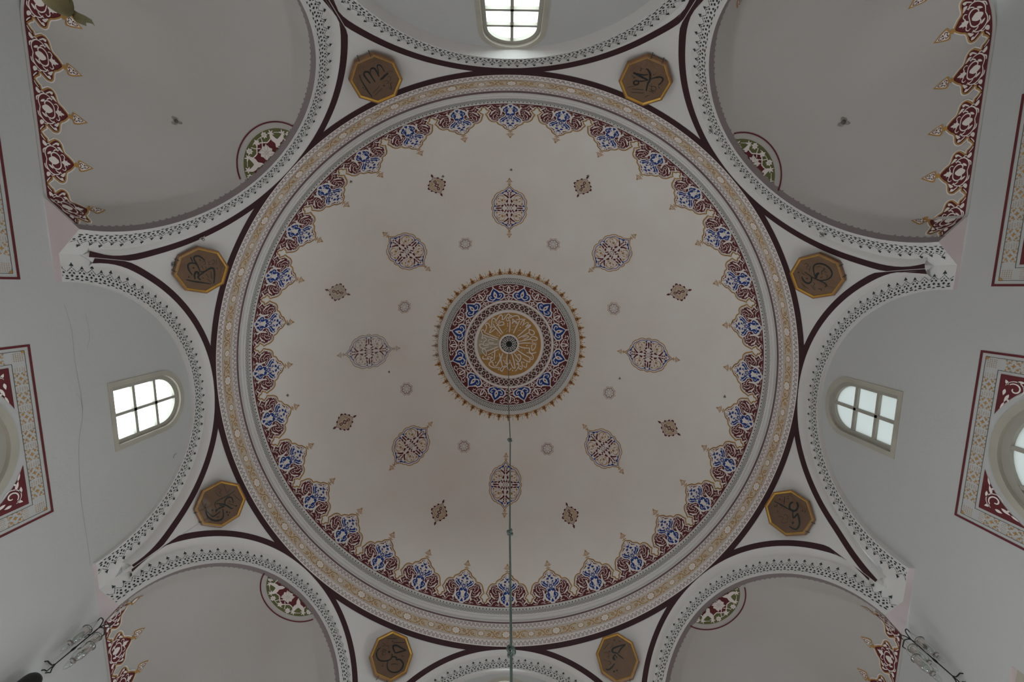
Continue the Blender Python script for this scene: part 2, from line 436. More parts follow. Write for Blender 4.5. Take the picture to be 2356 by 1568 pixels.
# ---- pendentives
def azim(q): return math.atan2(q.x, -q.y)
for k, A in enumerate(arches):
    B = arches[(k + 1) % 8]
    vx = Vector((*V[A.q], 0)); vaz = azim(vx)
    dz = lambda q: (azim(q) - vaz + math.pi) % (2 * math.pi) - math.pi
    left = [q for q in (on_pend(A, s, z) for s, z in A.E if s >= A.e[0] - 1e-6) if dz(q) < -.0015]      # crown of A down to its right foot
    right = [q for q in (on_pend(B, s, z) for s, z in B.E if s <= B.e[0] + 1e-6) if dz(q) > .0015]      # left foot of B up to its crown
    def mono(L):
        o = [L[0]]
        for q in L[1:]:
            if azim(q) - azim(o[-1]) > 2e-4 or azim(q) - azim(o[-1]) < -3: o.append(q)
            elif q.z < o[-1].z: h = math.hypot(q.x, q.y); a_ = azim(o[-1]); o[-1] = Vector((math.sin(a_) * h, -math.cos(a_) * h, q.z))
        return o
    left = mono(left)
    mir = lambda q: Vector((-q.x, q.y, q.z))
    right = [mir(q) for q in mono([mir(q) for q in right[::-1]])][::-1]
    zl = min(left[-1].z, right[0].z)
    hh = math.sqrt(RP ** 2 - (zl - ZP) ** 2)
    bd = left + [Vector((math.sin(vaz) * hh, -math.cos(vaz) * hh, zl))] + right
    a0 = azim(left[0]); colsn = []
    mb = MB()
    c0 = Vector((0, 0, ZP)); er = math.atan2(ZRING - ZP, RB)
    grid = [[] for _ in range(15)]; rib = [[], []]
    for q in bd:
        th = azim(q); h = math.hypot(q.x, q.y); eb = math.atan2(q.z - ZP, h)
        for j in range(15):
            e = er + (eb - er) * j / 14
            grid[j].append(c0 + Vector((math.sin(th) * math.cos(e), -math.cos(th) * math.cos(e), math.sin(e))) * RP)
        lo = max(eb, er - .0165)
        for j, e in enumerate((er + .0005, lo)):
            rib[j].append(c0 + Vector((math.sin(th) * math.cos(e), -math.cos(th) * math.cos(e), math.sin(e))) * (RP - .0012))
    mb.grid(grid, 'plaster'); mb.grid(rib, 'maroon')
    for X, side in ((A, 1), (B, -1)):
        s0, z0, r = X.e; r0 = []; r1 = []
        for s, z in X.E:
            if (s - s0) * side < -1e-6: continue
            l = math.hypot(s - s0, z - z0) or 1; wdt = .0165
            if z < ZT + .03: wdt = .0165
            q0 = on_pend(X, s, z, RP - .0008); s2 = s + (s - s0) / l * wdt; z2 = z + (z - z0) / l * wdt
            q1 = on_pend(X, s2, z2, RP - .0008)
            e = math.atan2(q1.z - ZP, math.hypot(q1.x, q1.y))
            if e > er: q1 = c0 + Vector((q1.x, q1.y, 0)).normalized() * math.cos(er) * (RP - .0008) + Vector((0, 0, math.sin(er) * (RP - .0008)))
            lim = -.0008 if X is A else .0008
            for q in (q0, q1):
                if (dz(q) - lim) * (1 if X is A else -1) > 0:
                    h = math.hypot(q.x, q.y); q.x = math.sin(vaz + lim) * h; q.y = -math.cos(vaz + lim) * h
            r0.append(q0); r1.append(q1)
        mb.grid([r0, r1], 'maroon')
    # small underside where the pendentive ends on the pier
    f0, f1 = left[-1], right[0]
    mb.poly([f0, f1, Vector((vx.x, vx.y, ZT - .004))], 'plaster')
    o = struct(mb.build('pendentive'), 'white curved triangle between two arches, edged with dark red lines')
# ---- corner vaults behind the diagonal arches
def wallhit(q, d):
    t = 9
    for ax in (0, 1):
        if abs(d[ax]) > 1e-6:
            u = ((W - .0008) * (1 if d[ax] > 0 else -1) - q[ax]) / d[ax]
            if u > 0: t = min(t, u)
    return q + d * t
class Vault:
    def __init__(s, A):
        s.A = A; s1, z1, ri = A.i; s.z0 = z1; s.H = ri; s.ri = ri
        s.O = alocal(A, s1, A.dd, z1)
        P0 = s.O - A.t * ri; P1 = s.O + A.t * ri
        h0 = wallhit(P0, A.n); h1 = wallhit(P1, A.n)
        sx = 1 if A.n.x > 0 else -1; sy = 1 if A.n.y > 0 else -1; R = .15
        cc = Vector((sx * (W - R), sy * (W - R), z1))
        # which wall does the first hit lie on
        first_x = abs(abs(h0.x) - W) < 1e-3
        W2 = W - .0008; cc = Vector((sx * (W2 - R), sy * (W2 - R), z1)); pa = Vector((sx * W2, sy * (W2 - R), z1)); pb = Vector((sx * (W2 - R), sy * W2, z1))
        if not first_x: pa, pb = pb, pa
        arc = []
        a0 = math.atan2(pa.y - cc.y, pa.x - cc.x); a1 = math.atan2(pb.y - cc.y, pb.x - cc.x)
        da = (a1 - a0 + math.pi) % (2 * math.pi) - math.pi
        for j in range(1, 12): a = a0 + da * j / 12; arc.append(cc + Vector((math.cos(a), math.sin(a), 0)) * R)
        poly = [P0, h0, pa] + arc + [pb, h1, P1]
        s.poly = poly; s.h0 = h0; s.h1 = h1
        L = [0]
        for a, b in zip(poly[:-1], poly[1:]): L.append(L[-1] + (b - a).length)
        s.L = L[-1]; s.cum = L
        s.De = max((q - s.O).dot(A.n) for q in poly) * .97
    def base(s, tau):
        u = max(0, min(1, tau)) * s.L
        for i in range(len(s.cum) - 1):
            if u <= s.cum[i + 1] + 1e-9:
                f = (u - s.cum[i]) / (s.cum[i + 1] - s.cum[i] or 1); return s.poly[i].lerp(s.poly[i + 1], f)
        return s.poly[-1]
    def pt(s, tau, e):
        P = s.base(tau); a = math.pi * tau
        El = s.O + s.A.t * (-math.cos(a) * s.ri) + s.A.n * (math.sin(a) * s.De)
        w = math.sin(e) ** 2
        if tau <= 0 or tau >= 1: w = 1
        Q = P.lerp(El, w)
        return s.O + (Q - s.O) * math.cos(e) + Vector((0, 0, s.H * math.sin(e)))
    def mp(s, u, v, z):
        """u along the base, v up the vault"""
        b = ZS + .006; zz = b + v
        if zz < s.z0: q = s.base(u / s.L) + Vector((0, 0, zz - s.z0))
        else: q = s.pt(u / s.L, (zz - s.z0) / s.H)
        c = s.O + s.A.n * .12 + Vector((0, 0, .05))
        return q + (c - q).normalized() * (z * LAY * 1.3)
    def top(s, x, y, z):
        """plan position relative to the crown -> on the vault"""
        p = Vector((x, y, 0)); sd = p.dot(s.A.t); dd = p.dot(s.A.n); r = p.length
        rr = 1 / math.sqrt((sd / s.ri) ** 2 + (dd / s.De) ** 2) * r if r > 1e-9 else 1
        k = min(.999, r / rr if rr else 0)
        return s.O + p + Vector((0, 0, s.H * math.sqrt(1 - k * k) - z * LAY * 1.6))
vaults = []
for A in arches:
    if not A.diag: continue
    Vt = Vault(A); vaults.append(Vt); mb = MB()
    taus = [j / 96 for j in range(97)]
    rows = [[Vt.base(t) + Vector((0, 0, ZS - Vt.z0)) for t in taus]]
    if Vt.z0 > ZS + .001: rows.append([Vt.base(t) for t in taus])
    for j in range(1, 33): e = math.pi / 2 * j / 32 * .9995; rows.append([Vt.pt(t, e) for t in taus])
    mb.grid(rows, 'vault_plaster_shaded')
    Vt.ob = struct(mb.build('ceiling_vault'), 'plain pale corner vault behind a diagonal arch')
# ---- undersides of the piers
for k, A in enumerate(arches):
    B = arches[(k + 1) % 8]; vx = Vector((*V[A.q], ZS))
    def foot(X, side):
        s = X.I[-1][0] if side > 0 else X.I[0][0]
        return alocal(X, s, 0, ZS), alocal(X, s, X.depth(s), ZS)
    fa, ga = foot(A, 1); fb, gb = foot(B, -1)
    if A.diag:
        Vt = [v for v in vaults if v.A is A][0]; h = Vector((Vt.h1.x, Vt.h1.y, ZS)); P = Vector((Vt.poly[-1].x, Vt.poly[-1].y, ZS))
        pts = [vx, fa, P, h, gb, fb]
    else:
        Vt = [v for v in vaults if v.A is B][0]; h = Vector((Vt.h0.x, Vt.h0.y, ZS)); P = Vector((Vt.poly[0].x, Vt.poly[0].y, ZS))
        pts = [vx, fa, ga, h, P, fb]
    mb = MB(); mb.poly(pts, 'lavender')
    struct(mb.build('pier', smooth=False), 'flat underside of the corner pier between two arches')
# ---- windows
# outline helper: arched outline in (s, z)
def arched(hw, z0, zsp, n=20, c=0.0, zt=None):
    r = hw; h = (zt - zsp) if zt else r
    return [(c - hw, z0), (c + hw, z0)] + [(c + hw * math.cos(math.pi * j / n), zsp + h * math.sin(math.pi * j / n)) for j in range(n + 1)]
def wall_pt(side, s, z, d=0.0):
    """d > 0 goes into the wall, d < 0 stands proud of it"""
    w = W + d
    return {'L': Vector((-w, s, z)), 'R': Vector((w, s, z)), 'F': Vector((s, -w, z)), 'B': Vector((s, w, z))}[side]
def ring_band(mb, a, b, side, d, k):
    mb.grid([[wall_pt(side, *p, d) for p in a], [wall_pt(side, *p, d) for p in b]], k, True)
def reveal(mb, a, side, d0, d1, k):
    mb.grid([[wall_pt(side, *p, d0) for p in a], [wall_pt(side, *p, d1) for p in a]], k, True)
def flat(mb, a, side, d, k):
    tr = geometry.tessellate_polygon([[Vector((x, y, 0)) for x, y in a]])
    idx = [mb.vert(wall_pt(side, *p, d)) for p in a]
    for t in tr: mb.face([idx[i] for i in t], k)
def bar(mb, side, a, b, w, d0, d1, k):
    """straight glazing bar from a to b"""
    dx, dy = b[0] - a[0], b[1] - a[1]; l = math.hypot(dx, dy); nx, ny = -dy / l * w / 2, dx / l * w / 2
    c = [(a[0] + nx, a[1] + ny), (b[0] + nx, b[1] + ny), (b[0] - nx, b[1] - ny), (a[0] - nx, a[1] - ny)]
    f = [wall_pt(side, *p, d0) for p in c]; g = [wall_pt(side, *p, d1) for p in c]
    mb.poly(f, k); mb.poly(g[::-1], k)
    for i in range(4): j = (i + 1) % 4; mb.poly([f[i], f[j], g[j], g[i]], k)
holes = {'L': [], 'R': [], 'F': [], 'B': []}
wcount = [0]
def window(side, outl, cas, glas, bars, pane, label, proud=.0022):
    """outl: outer casing outline, cas: inner casing outline, glas: glass outline"""
    wcount[0] += 1
    c = (sum(p[0] for p in glas) / len(glas), sum(p[1] for p in glas) / len(glas))
    o = bpy.data.objects.new('window_%d' % wcount[0], None); sc.collection.objects.link(o); o.location = wpt(wall_pt(side, *c)); struct(o, label)
    holes[side].append(cas)
    mb = MB(); ring_band(mb, outl, cas, side, -proud, 'casing'); reveal(mb, outl, side, -proud, 0.0005, 'casing'); reveal(mb, cas, side, -proud, .010, 'casing')
    mb.build('window_casing', o, c and wall_pt(side, *c), smooth=False)
    mb = MB(); ring_band(mb, cas, glas, side, .007, 'sash'); reveal(mb, glas, side, .007, .020, 'sash')
    for a, b, w in bars: bar(mb, side, a, b, w, .008, .018, 'sash')
    mb.build('window_frame', o, wall_pt(side, *c), smooth=False)
    mb = MB(); flat(mb, glas, side, .016, pane); mb.build('pane', o, wall_pt(side, *c), smooth=False)
def arched_window(side, c, hwo, zo, zso, zto, hwg, zg, zsg, ztg, hb, pane, label):
    mid = lambda f, g, t: f + (g - f) * t
    ou = arched(hwo, zo, zso, 20, c, zto); gl = arched(hwg, zg, zsg, 20, c, ztg)
    ca = [(mid(a[0], b[0], .55), mid(a[1], b[1], .55)) for a, b in zip(ou, gl)]
    bars = [((c, zg), (c, ztg), .0085)] + [((c - hwg * .999, h), (c + hwg * .999, h), .0085) for h in hb]
    window(side, ou, ca, gl, bars, pane, label)
arched_window('L', .0095, .0935, 1.0615, 1.2245, 1.3065, .0675, 1.0832, 1.2174, 1.2797, (1.1432, 1.212), 'frost_bright', 'round-headed white window of six panes high in the left wall')
arched_window('R', .0125, .0935, 1.0640, 1.2440, 1.3226, .0675, 1.0867, 1.2290, 1.2944, (1.145, 1.2185), 'frost_dim', 'round-headed window of six milky panes high in the right wall')
arched_window('F', 0.0, .0945, 1.0250, 1.2500, 1.3414, .0690, 1.0450, 1.2465, 1.3106, (1.1100, 1.1765, 1.2421), 'frost_bright', 'round-headed bright window at the top edge of the picture')
arched_window('B', 0.0, .0945, 1.0550, 1.2350, 1.3192, .0690, 1.0770, 1.2270, 1.2900, (1.1400, 1.2100), 'frost_bright', 'round-headed window above the bottom edge')
PAN = [('L', -.015), ('L', -.546), ('R', -.023), ('R', -.554)]
ZPAN = .706
for sd, c in PAN:
    ou = circ(c, ZPAN, .1500, 48); ca = circ(c, ZPAN, .1350, 48); gl = circ(c, ZPAN, .1205, 48)
    bars = []
    for q in (-.075, 0.0, .075):
        h = math.sqrt(.1205 ** 2 - q * q); bars.append(((c + q, ZPAN - h), (c + q, ZPAN + h), .008))
        bars.append(((c - h, ZPAN + q), (c + h, ZPAN + q), .008))
    nm = 'left' if sd == 'L' else 'right'
    window(sd, ou, ca, gl, bars, 'frost_dim', 'round window in a painted square panel on the %s wall%s' % (nm, '' if c > -.3 else ', nearer the far corner'))
for sd, c, hw, z0, z1 in LOWWIN:
    ou = [(c - hw, z0), (c + hw, z0), (c + hw, z1), (c - hw, z1)]
    ca = [(c - hw + .003, z0 + .003), (c + hw - .003, z0 + .003), (c + hw - .003, z1 - .003), (c - hw + .003, z1 - .003)]
    holes[sd].append(ou); wcount[0] += 1
    o = bpy.data.objects.new('window_%d' % wcount[0], None); sc.collection.objects.link(o); o.location = wpt(wall_pt(sd, c, z0)); struct(o, 'tall lower window set deep in the wall, mostly unseen and added for daylight')
    org = wall_pt(sd, c, z0)
    mb = MB(); reveal(mb, ou, sd, 0, .035, 'lavender'); mb.build('window_reveal', o, org, smooth=False)
    mb = MB(); g = [(c - hw + .022, z0 + .022), (c + hw - .022, z0 + .022), (c + hw - .022, z1 - .022), (c - hw + .022, z1 - .022)]
    ring_band(mb, ou, g, sd, .013 if z1 > .7 else .03, 'casing'); reveal(mb, g, sd, .013 if z1 > .7 else .03, .04, 'casing')
    nb = 3
    for j in range(1, nb): x = c - hw + 2 * hw * j / nb; bar(mb, sd, (x, z0 + .02), (x, z1 - .02), .007, .028, .036, 'sash')
    for j in range(1, 5): z = z0 + (z1 - z0) * j / 5; bar(mb, sd, (c - hw + .02, z), (c + hw - .02, z), .007, .028, .036, 'sash')
    mb.build('window_frame', o, org, smooth=False)
    mb = MB(); flat(mb, g, sd, .034, 'clear'); mb.build('pane', o, org, smooth=False)
# ---- walls, floor
ZF = -ZC / S
for sd, nm in (('L', 'wall_left'), ('R', 'wall_right'), ('F', 'wall_front'), ('B', 'wall_back')):
    mb = MB(); loops = [[(-W, ZF), (W, ZF), (W, 1.43), (-W, 1.43)]] + holes[sd]
    flatp = [p for l in loops for p in l]
    tr = geometry.tessellate_polygon([[Vector((x, y, 0)) for x, y in l] for l in loops])
    idx = [mb.vert(wall_pt(sd, *p)) for p in flatp]
    for t in tr: mb.face([idx[i] for i in t], 'wall_plaster_dimmed')
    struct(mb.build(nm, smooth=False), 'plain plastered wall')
mb = MB(); mb.poly([(-W, -W, ZF), (W, -W, ZF), (W, W, ZF), (-W, W, ZF)], 'carpet'); struct(mb.build('floor', smooth=False), 'reddish carpet')

# ================================================================== PAINTED DECORATION
def place_copies(ob, parent, angles, name):
    """the same stencil repeated round the axis"""
    for a in angles[1:]:
        c = ob.copy(); sc.collection.objects.link(c); c.parent = parent; c.rotation_euler = (0, 0, math.radians(a))
    ob.rotation_euler = (0, 0, math.radians(angles[0]))
def mirrored(d, i0): d.mirror(i0); return d
# ---- small pendant used under every crest and on both tips of the big medallions (unit: half width 1, starts at y = 0, grows to y = 3)
def pendant(k='gold', k2='paint_white'):
    d = Draw()
    half = [(0, 0), (.10, -.10)]
    d.fill(k, circ(-.33, .10, .34, 10, .15), 2); d.fill(k, circ(.33, .10, .34, 10, .15), 2); d.stroke(k, [(0, -.25), (0, .45)], .16, 2)
    o = cr([(0, .42), (0, .42), (.22, .62), (.55, .82), (.95, .98), (1.0, 1.16), (.85, 1.28), (.62, 1.34), (.58, 1.62), (.30, 1.92), (0, 2.12), (0, 2.12)], n=4)
    full = o + [(-x, y) for x, y in o[::-1]]
    d.fill(k, full, 2)
    i0 = len(d.items)
    d.fill(k2, cr([(.12, .70), (.34, .90), (.30, 1.06), (.16, .98)], True, 3), 3)
    d.fill(k2, leaf(.42, 1.12, .88, 1.10, .09), 3); d.fill(k2, leaf(.12, 1.22, .46, 1.40, .10), 3)
    d.fill(k2, leaf(.14, 1.36, .36, 1.72, .10), 3)
    d.mirror(i0)
    d.fill(k2, circ(0, 1.12, .10, 8), 3); d.fill(k2, leaf(0, 1.35, 0, 1.98, .10), 3); d.fill(k2, leaf(0, .52, 0, .92, .08), 3)
    d.fill(k, [(0, 2.0), (.18, 2.06), (.36, 2.18), (.33, 2.30), (.14, 2.34), (.12, 2.5), (0, 2.74), (-.12, 2.5), (-.14, 2.34), (-.33, 2.30), (-.36, 2.18), (-.18, 2.06)], 2)
    return d
# ---- the crest repeated thirty-two times round the rim of the dome
CC = 76.5
fnA = dome_local(1165, 230, 19.6, -.22, CC)
xc = fnA(170, 1375)[0] * .5 + fnA(205, 215)[0] * .5
def fA(x, y):
    q = fnA(x, y); return (q[0] - xc * (1.0), q[1])
tipx = fA(165, 1375); topx = fA(208, 200)
def fB(x, y):      # straighten the axis of the crest
    q = fA(x, y)
    if x <= 208: return (-.0007, q[1])
    t = (q[1] - topx[1]) / (tipx[1] - topx[1]); return (q[0] - (topx[0] + (tipx[0] - topx[0]) * t), q[1])
HALF = math.radians(11.25) / 2
def meridian(y):   # x of the meridian half a crest away
    c, ex, ey = dome_frame(CC); return math.tan(HALF) * (math.sin(math.radians(CC)) + y * math.cos(math.radians(CC)))
crest = Draw()
G = [(165, 1375), (165, 1375), (290, 1320), (420, 1260), (480, 1190), (480, 1190), (500, 1165), (620, 1120), (720, 1080), (790, 1000), (822, 975), (822, 975), (960, 985), (1080, 950), (1180, 870), (1240, 770),
     (1310, 680), (1320, 648), (1320, 648), (1240, 600), (1225, 560), (1160, 490), (1160, 490), (1290, 450), (1320, 420), (1350, 370), (1440, 345)]
g = [fB(*p) for p in cr(G, n=4)]
e = meridian(g[-1][1]); sc_ = e / g[-1][0]
g = [(x * (1 + (sc_ - 1) * min(1, x / e)), y) for x, y in g]; g[0] = (0, g[0][1])
HY = math.tan(math.radians(84.15 - CC))
base = [(meridian(HY) * k / 6, HY) for k in range(7)]
full = g + base[::-1]
g[0] = (0, g[0][1]); crest.fill('crimson', [(x * 1.0, y) for x, y in full], 1); crest.mirror(0)
i0 = len(crest.items)
inner = offset(g, .0052); inner = [(max(0.0005, x), y) for x, y in inner]
crest.stroke('paint_white', inner, .0042, 3); crest.stroke('gold', g, .0046, 4)
crest.stroke('brownline', base, .0012, 4)
def cf(k, pts, z=4, sm=True): crest.fill(k, [fB(*p) for p in (cr(pts, True, 3) if sm else pts)], z)
def cs(k, pts, w, z=4, taper=.5): crest.stroke(k, [fB(*p) for p in cr(pts, n=4)], w / 19.6 / 950 * 1.75, z, taper)
# pale ground of the central figure, then the blue on it
cf('paint_white', [(205, 180), (330, 190), (400, 240), (560, 300), (560, 420), (560, 500), (460, 560), (430, 640), (470, 720), (600, 780), (700, 870), (740, 960), (640, 1050), (480, 1080), (400, 1110), (330, 1120), (205, 1120)], 2)
cf('blue', [(205, 215), (280, 215), (262, 260), (205, 325)], 5)
cf('blue', [(330, 270), (430, 295), (440, 340), (500, 370), (535, 430), (515, 490), (440, 520), (400, 510), (420, 590), (380, 630), (400, 690), (420, 720), (470, 770), (560, 800), (640, 880), (650, 960), (600, 1005), (540, 960), (470, 985), (440, 900), (370, 850), (330, 880), (290, 840), (280, 720), (240, 660), (205, 640), (205, 600), (280, 575), (350, 570), (300, 500), (290, 440), (330, 405), (250, 400), (250, 360), (330, 350)], 3)
cf('blue', [(205, 640), (270, 750), (250, 820), (240, 860), (290, 900), (360, 900), (340, 960), (300, 950), (260, 1000), (350, 1000), (340, 1050), (260, 1085), (205, 1050)], 3)
cf('paint_white', [(205, 430), (290, 445), (300, 500), (355, 568), (250, 578), (205, 610)], 5)
cs('paint_white', [(215, 382), (330, 372), (430, 395), (460, 430), (430, 465), (395, 445)], 26, 5, .3)
cf('paint_white', circ(340, 705, 46, 8), 5); cs('paint_white', [(360, 740), (440, 810), (540, 870), (600, 925)], 30, 5)
cf('paint_white', circ(596, 925, 34, 8), 5); cs('paint_white', [(300, 760), (320, 840)], 26, 5)
cf('paint_white', [(205, 820), (235, 880), (285, 940), (245, 990), (205, 1060)], 5); cs('paint_white', [(205, 700), (215, 790)], 30, 5)
cs('paint_white', [(420, 900), (455, 920), (440, 960), (400, 940), (390, 1000), (430, 1040)], 24, 5)
cs('paint_white', [(215, 640), (255, 690), (270, 720)], 20, 5)
cf('paint_white', [(205, 1090), (330, 1085), (395, 1195), (335, 1180), (290, 1255), (250, 1235), (205, 1310)], 4)
cf('blue', circ(205, 1115, 34, 8), 5); cs('blue', [(215, 1150), (255, 1130), (265, 1180), (225, 1210)], 22, 5, .2)
# scrolls on the crimson ground
cf('paint_white', [(480, 295), (560, 300), (600, 370), (640, 310), (690, 290), (735, 350), (680, 400), (650, 440), (640, 560), (660, 640), (640, 690), (580, 600), (545, 480), (560, 400)], 4)
cs('paint_white', [(660, 445), (760, 440), (860, 465), (960, 530), (1020, 600), (1080, 670)], 32)
cf('paint_white', [(860, 410), (940, 470), (1060, 530), (1060, 590), (1110, 660), (1040, 650), (980, 560), (900, 500)], 4)
cs('paint_white', [(700, 560), (760, 510), (840, 530), (850, 590)], 24); cs('paint_white', [(700, 620), (800, 600), (900, 640), (960, 700), (960, 780), (910, 830)], 34)
cs('paint_white', [(880, 840), (830, 830), (820, 780), (870, 760)], 24); cs('paint_white', [(470, 680), (520, 640), (560, 700), (660, 740), (740, 760), (800, 720), (780, 660), (720, 640)], 32)
cs('paint_white', [(690, 840), (800, 870), (900, 900), (1020, 870), (1120, 780), (1170, 700), (1230, 670)], 26); cs('paint_white', [(700, 800), (760, 850), (820, 880)], 30)
cs('paint_white', [(1030, 790), (1110, 810)], 40); cs('paint_white', [(560, 600), (590, 640), (640, 620)], 30); cs('paint_white', [(1150, 560), (1170, 640), (1140, 720)], 20)
cs('paint_white', [(900, 840), (980, 820)], 34)
cs('paint_white', [(730, 355), (860, 360), (960, 320), (1030, 250), (1090, 215)], 28); cs('paint_white', [(940, 440), (1010, 410), (1060, 370), (1010, 345), (990, 375)], 24)
cf('paint_white', [(1060, 290), (1110, 260), (1180, 320), (1240, 345), (1210, 420), (1150, 360)], 4); cs('paint_white', [(870, 320), (900, 330)], 36)
cs('paint_white', [(560, 205), (640, 200), (680, 240), (640, 275), (610, 240)], 26); cs('paint_white', [(690, 205), (760, 240), (850, 225)], 30); cs('paint_white', [(350, 230), (440, 200), (520, 210)], 24)
cs('paint_white', [(1090, 230), (1180, 240), (1260, 270)], 34)
crest.mirror(i0)
tipy = g[0][1]; py = fB(165, 1375)[1]
pw = .0155
pend = pendant().xform(lambda x, y: (x * pw, tipy - .0042 - y * pw * 1.03), pw)
crest.add(pend)
mb = MB(); crest.emit(mb, dome_map(CC), .03)
ob = mb.build('painted_crest', dome, (0, 0, 0))

ob['label'] = 'crimson crest with blue arabesque, gold outline and gold pendant'
place_copies(ob, dome, [k * 11.25 - .2 for k in range(32)], 'painted_crest')
# ---- eight large medallions
CM = 47.5
def medallion(faded=False):
    kb, kg, kc = ('fadedblue', 'faded', 'brownline') if faded else ('blue', 'gold', 'crimson')
    d = Draw(); fm = dome_local(1125, 420, 14.26, -.3, CM); c0 = fm(655, 790)
    def f(x, y):
        q = fm(655 + abs(x), 790); w = q[0] - c0[0]; h = fm(655, 790 - abs(y))[1] - c0[1]
        return (w * (1 if x >= 0 else -1), h * (1 if y >= 0 else -1))
    def quad(i0):
        d.mirror(i0); d.mirror(i0, 1)
    P = lambda pts: [(x - 655, 790 - y) for x, y in pts]
    go = [(655, 22), (655, 22), (700, 100), (790, 185), (812, 205), (812, 205), (900, 220), (942, 265), (942, 265), (1040, 290), (1120, 370), (1150, 450), (1150, 450), (1200, 510), (1220, 600), (1192, 700), (1192, 700), (1230, 750), (1240, 790)]
    bo = [(655, 108), (655, 108), (715, 175), (752, 235), (752, 235), (830, 255), (895, 305), (895, 305), (1000, 335), (1070, 420), (1085, 460), (1085, 460), (1140, 530), (1158, 620), (1125, 710), (1125, 710), (1172, 745), (1188, 790)]
    hg = [f(*p) for p in cr(P(go), n=4)]
    outline = hg[::-1] + [(-x, y) for x, y in hg[1:]]; outline = outline + [(x, -y) for x, y in outline[::-1][1:-1]]
    d.fill('paint_white', outline, 1)
    i0 = len(d.items)
    d.stroke(kg, hg, .0042, 3)
    d.stroke(kb, [f(*p) for p in cr(P(bo), n=4)], .0030, 3)
    F_ = lambda k, pts, z=3: d.fill(k, [f(*p) for p in cr(P(pts), True, 3)], z)
    T_ = lambda k, pts, w, z=3: d.stroke(k, [f(*p) for p in cr(P(pts), n=4)], w, z, .4)
    F_(kb, [(752, 190), (800, 250), (820, 272), (720, 250)]); F_(kb, [(830, 262), (895, 285), (900, 310), (860, 318)]); F_(kb, [(680, 128), (740, 195), (700, 175)])
    F_(kb, [(1060, 735), (1120, 690), (1175, 745), (1120, 735)])
    # crimson cross
    F_(kc, [(690, 255), (745, 290), (700, 300), (720, 350), (690, 380), (665, 400), (680, 340)]); F_(kc, [(690, 400), (830, 325), (830, 365), (750, 420), (700, 480), (670, 440)])
    F_(kc, [(705, 500), (770, 578), (725, 618), (700, 580)]); F_(kc, [(700, 625), (735, 690), (720, 715), (660, 705), (690, 660)])
    F_(kc, [(745, 720), (800, 640), (830, 690), (800, 680), (790, 720), (760, 745)]); F_(kc, [(830, 690), (900, 680), (920, 740), (880, 750), (850, 715)]); F_(kc, [(930, 700), (1040, 700), (1060, 740), (980, 735)])
    F_(kc, [(900, 775), (1080, 765), (1080, 790), (900, 790)]); F_(kc, [(655, 230), (690, 205), (680, 240), (655, 255)])
    # gold scrolls
    T_(kg, [(770, 490), (760, 560), (830, 610), (940, 590), (1040, 540), (1060, 470), (990, 400), (900, 390), (830, 430), (830, 500), (890, 530), (950, 500), (930, 450)], .0022)
    T_(kg, [(830, 420), (860, 340), (940, 360), (1040, 420), (1080, 520), (1070, 620), (1000, 660), (900, 650), (830, 630)], .0018)
    F_(kg, [(850, 560), (880, 480), (930, 540), (900, 560)]); F_(kg, [(850, 370), (950, 380), (880, 400)]); F_(kg, [(780, 500), (830, 540), (800, 560)]); F_(kg, [(960, 560), (1020, 560), (980, 600)]); F_(kg, [(1050, 620), (1100, 640), (1060, 700)]); F_(kg, [(990, 440), (1030, 480), (990, 500)])
    quad(i0)
    c = f(0, 0); rr = f(78, 0)[0]
    d.fill(kc, circ(0, 0, rr, 16), 3); d.fill('paint_white', star(0, 0, rr * .92, rr * .72, 8), 4); d.fill('greyline', circ(0, 0, rr * .25, 8), 5)
    top = hg[0][1]; bot = -hg[0][1]
    for sg in (1, -1):
        yt = hg[0][1] * sg
        d.add(pendant(kg).xform(lambda x, y, sg=sg, yt=yt: (x * .0150, yt + (.002 + y * .0150) * (1 if yt > 0 else -1)), .0150))
    return d
mn = medallion(); mb = MB(); mn.emit(mb, dome_map(CM), .05); mo = mb.build('painted_medallion', dome, (0, 0, 0))
mo['label'] = 'large oval gold and blue medallion with pendants at both tips'
place_copies(mo, dome, [k * 45 + dt for k, dt in zip([0, 1, 2, 3, 4, 5, 7], [-.4, .1, .5, .3, 1.0, .6, -.5])], 'm')
mb = MB(); medallion(True).emit(mb, dome_map(CM), .05); mo = mb.build('painted_medallion', dome, (0, 0, 0))
mo['label'] = 'water-faded medallion with washed-out gold and blue'; mo.rotation_euler = (0, 0, math.radians(-90.1))
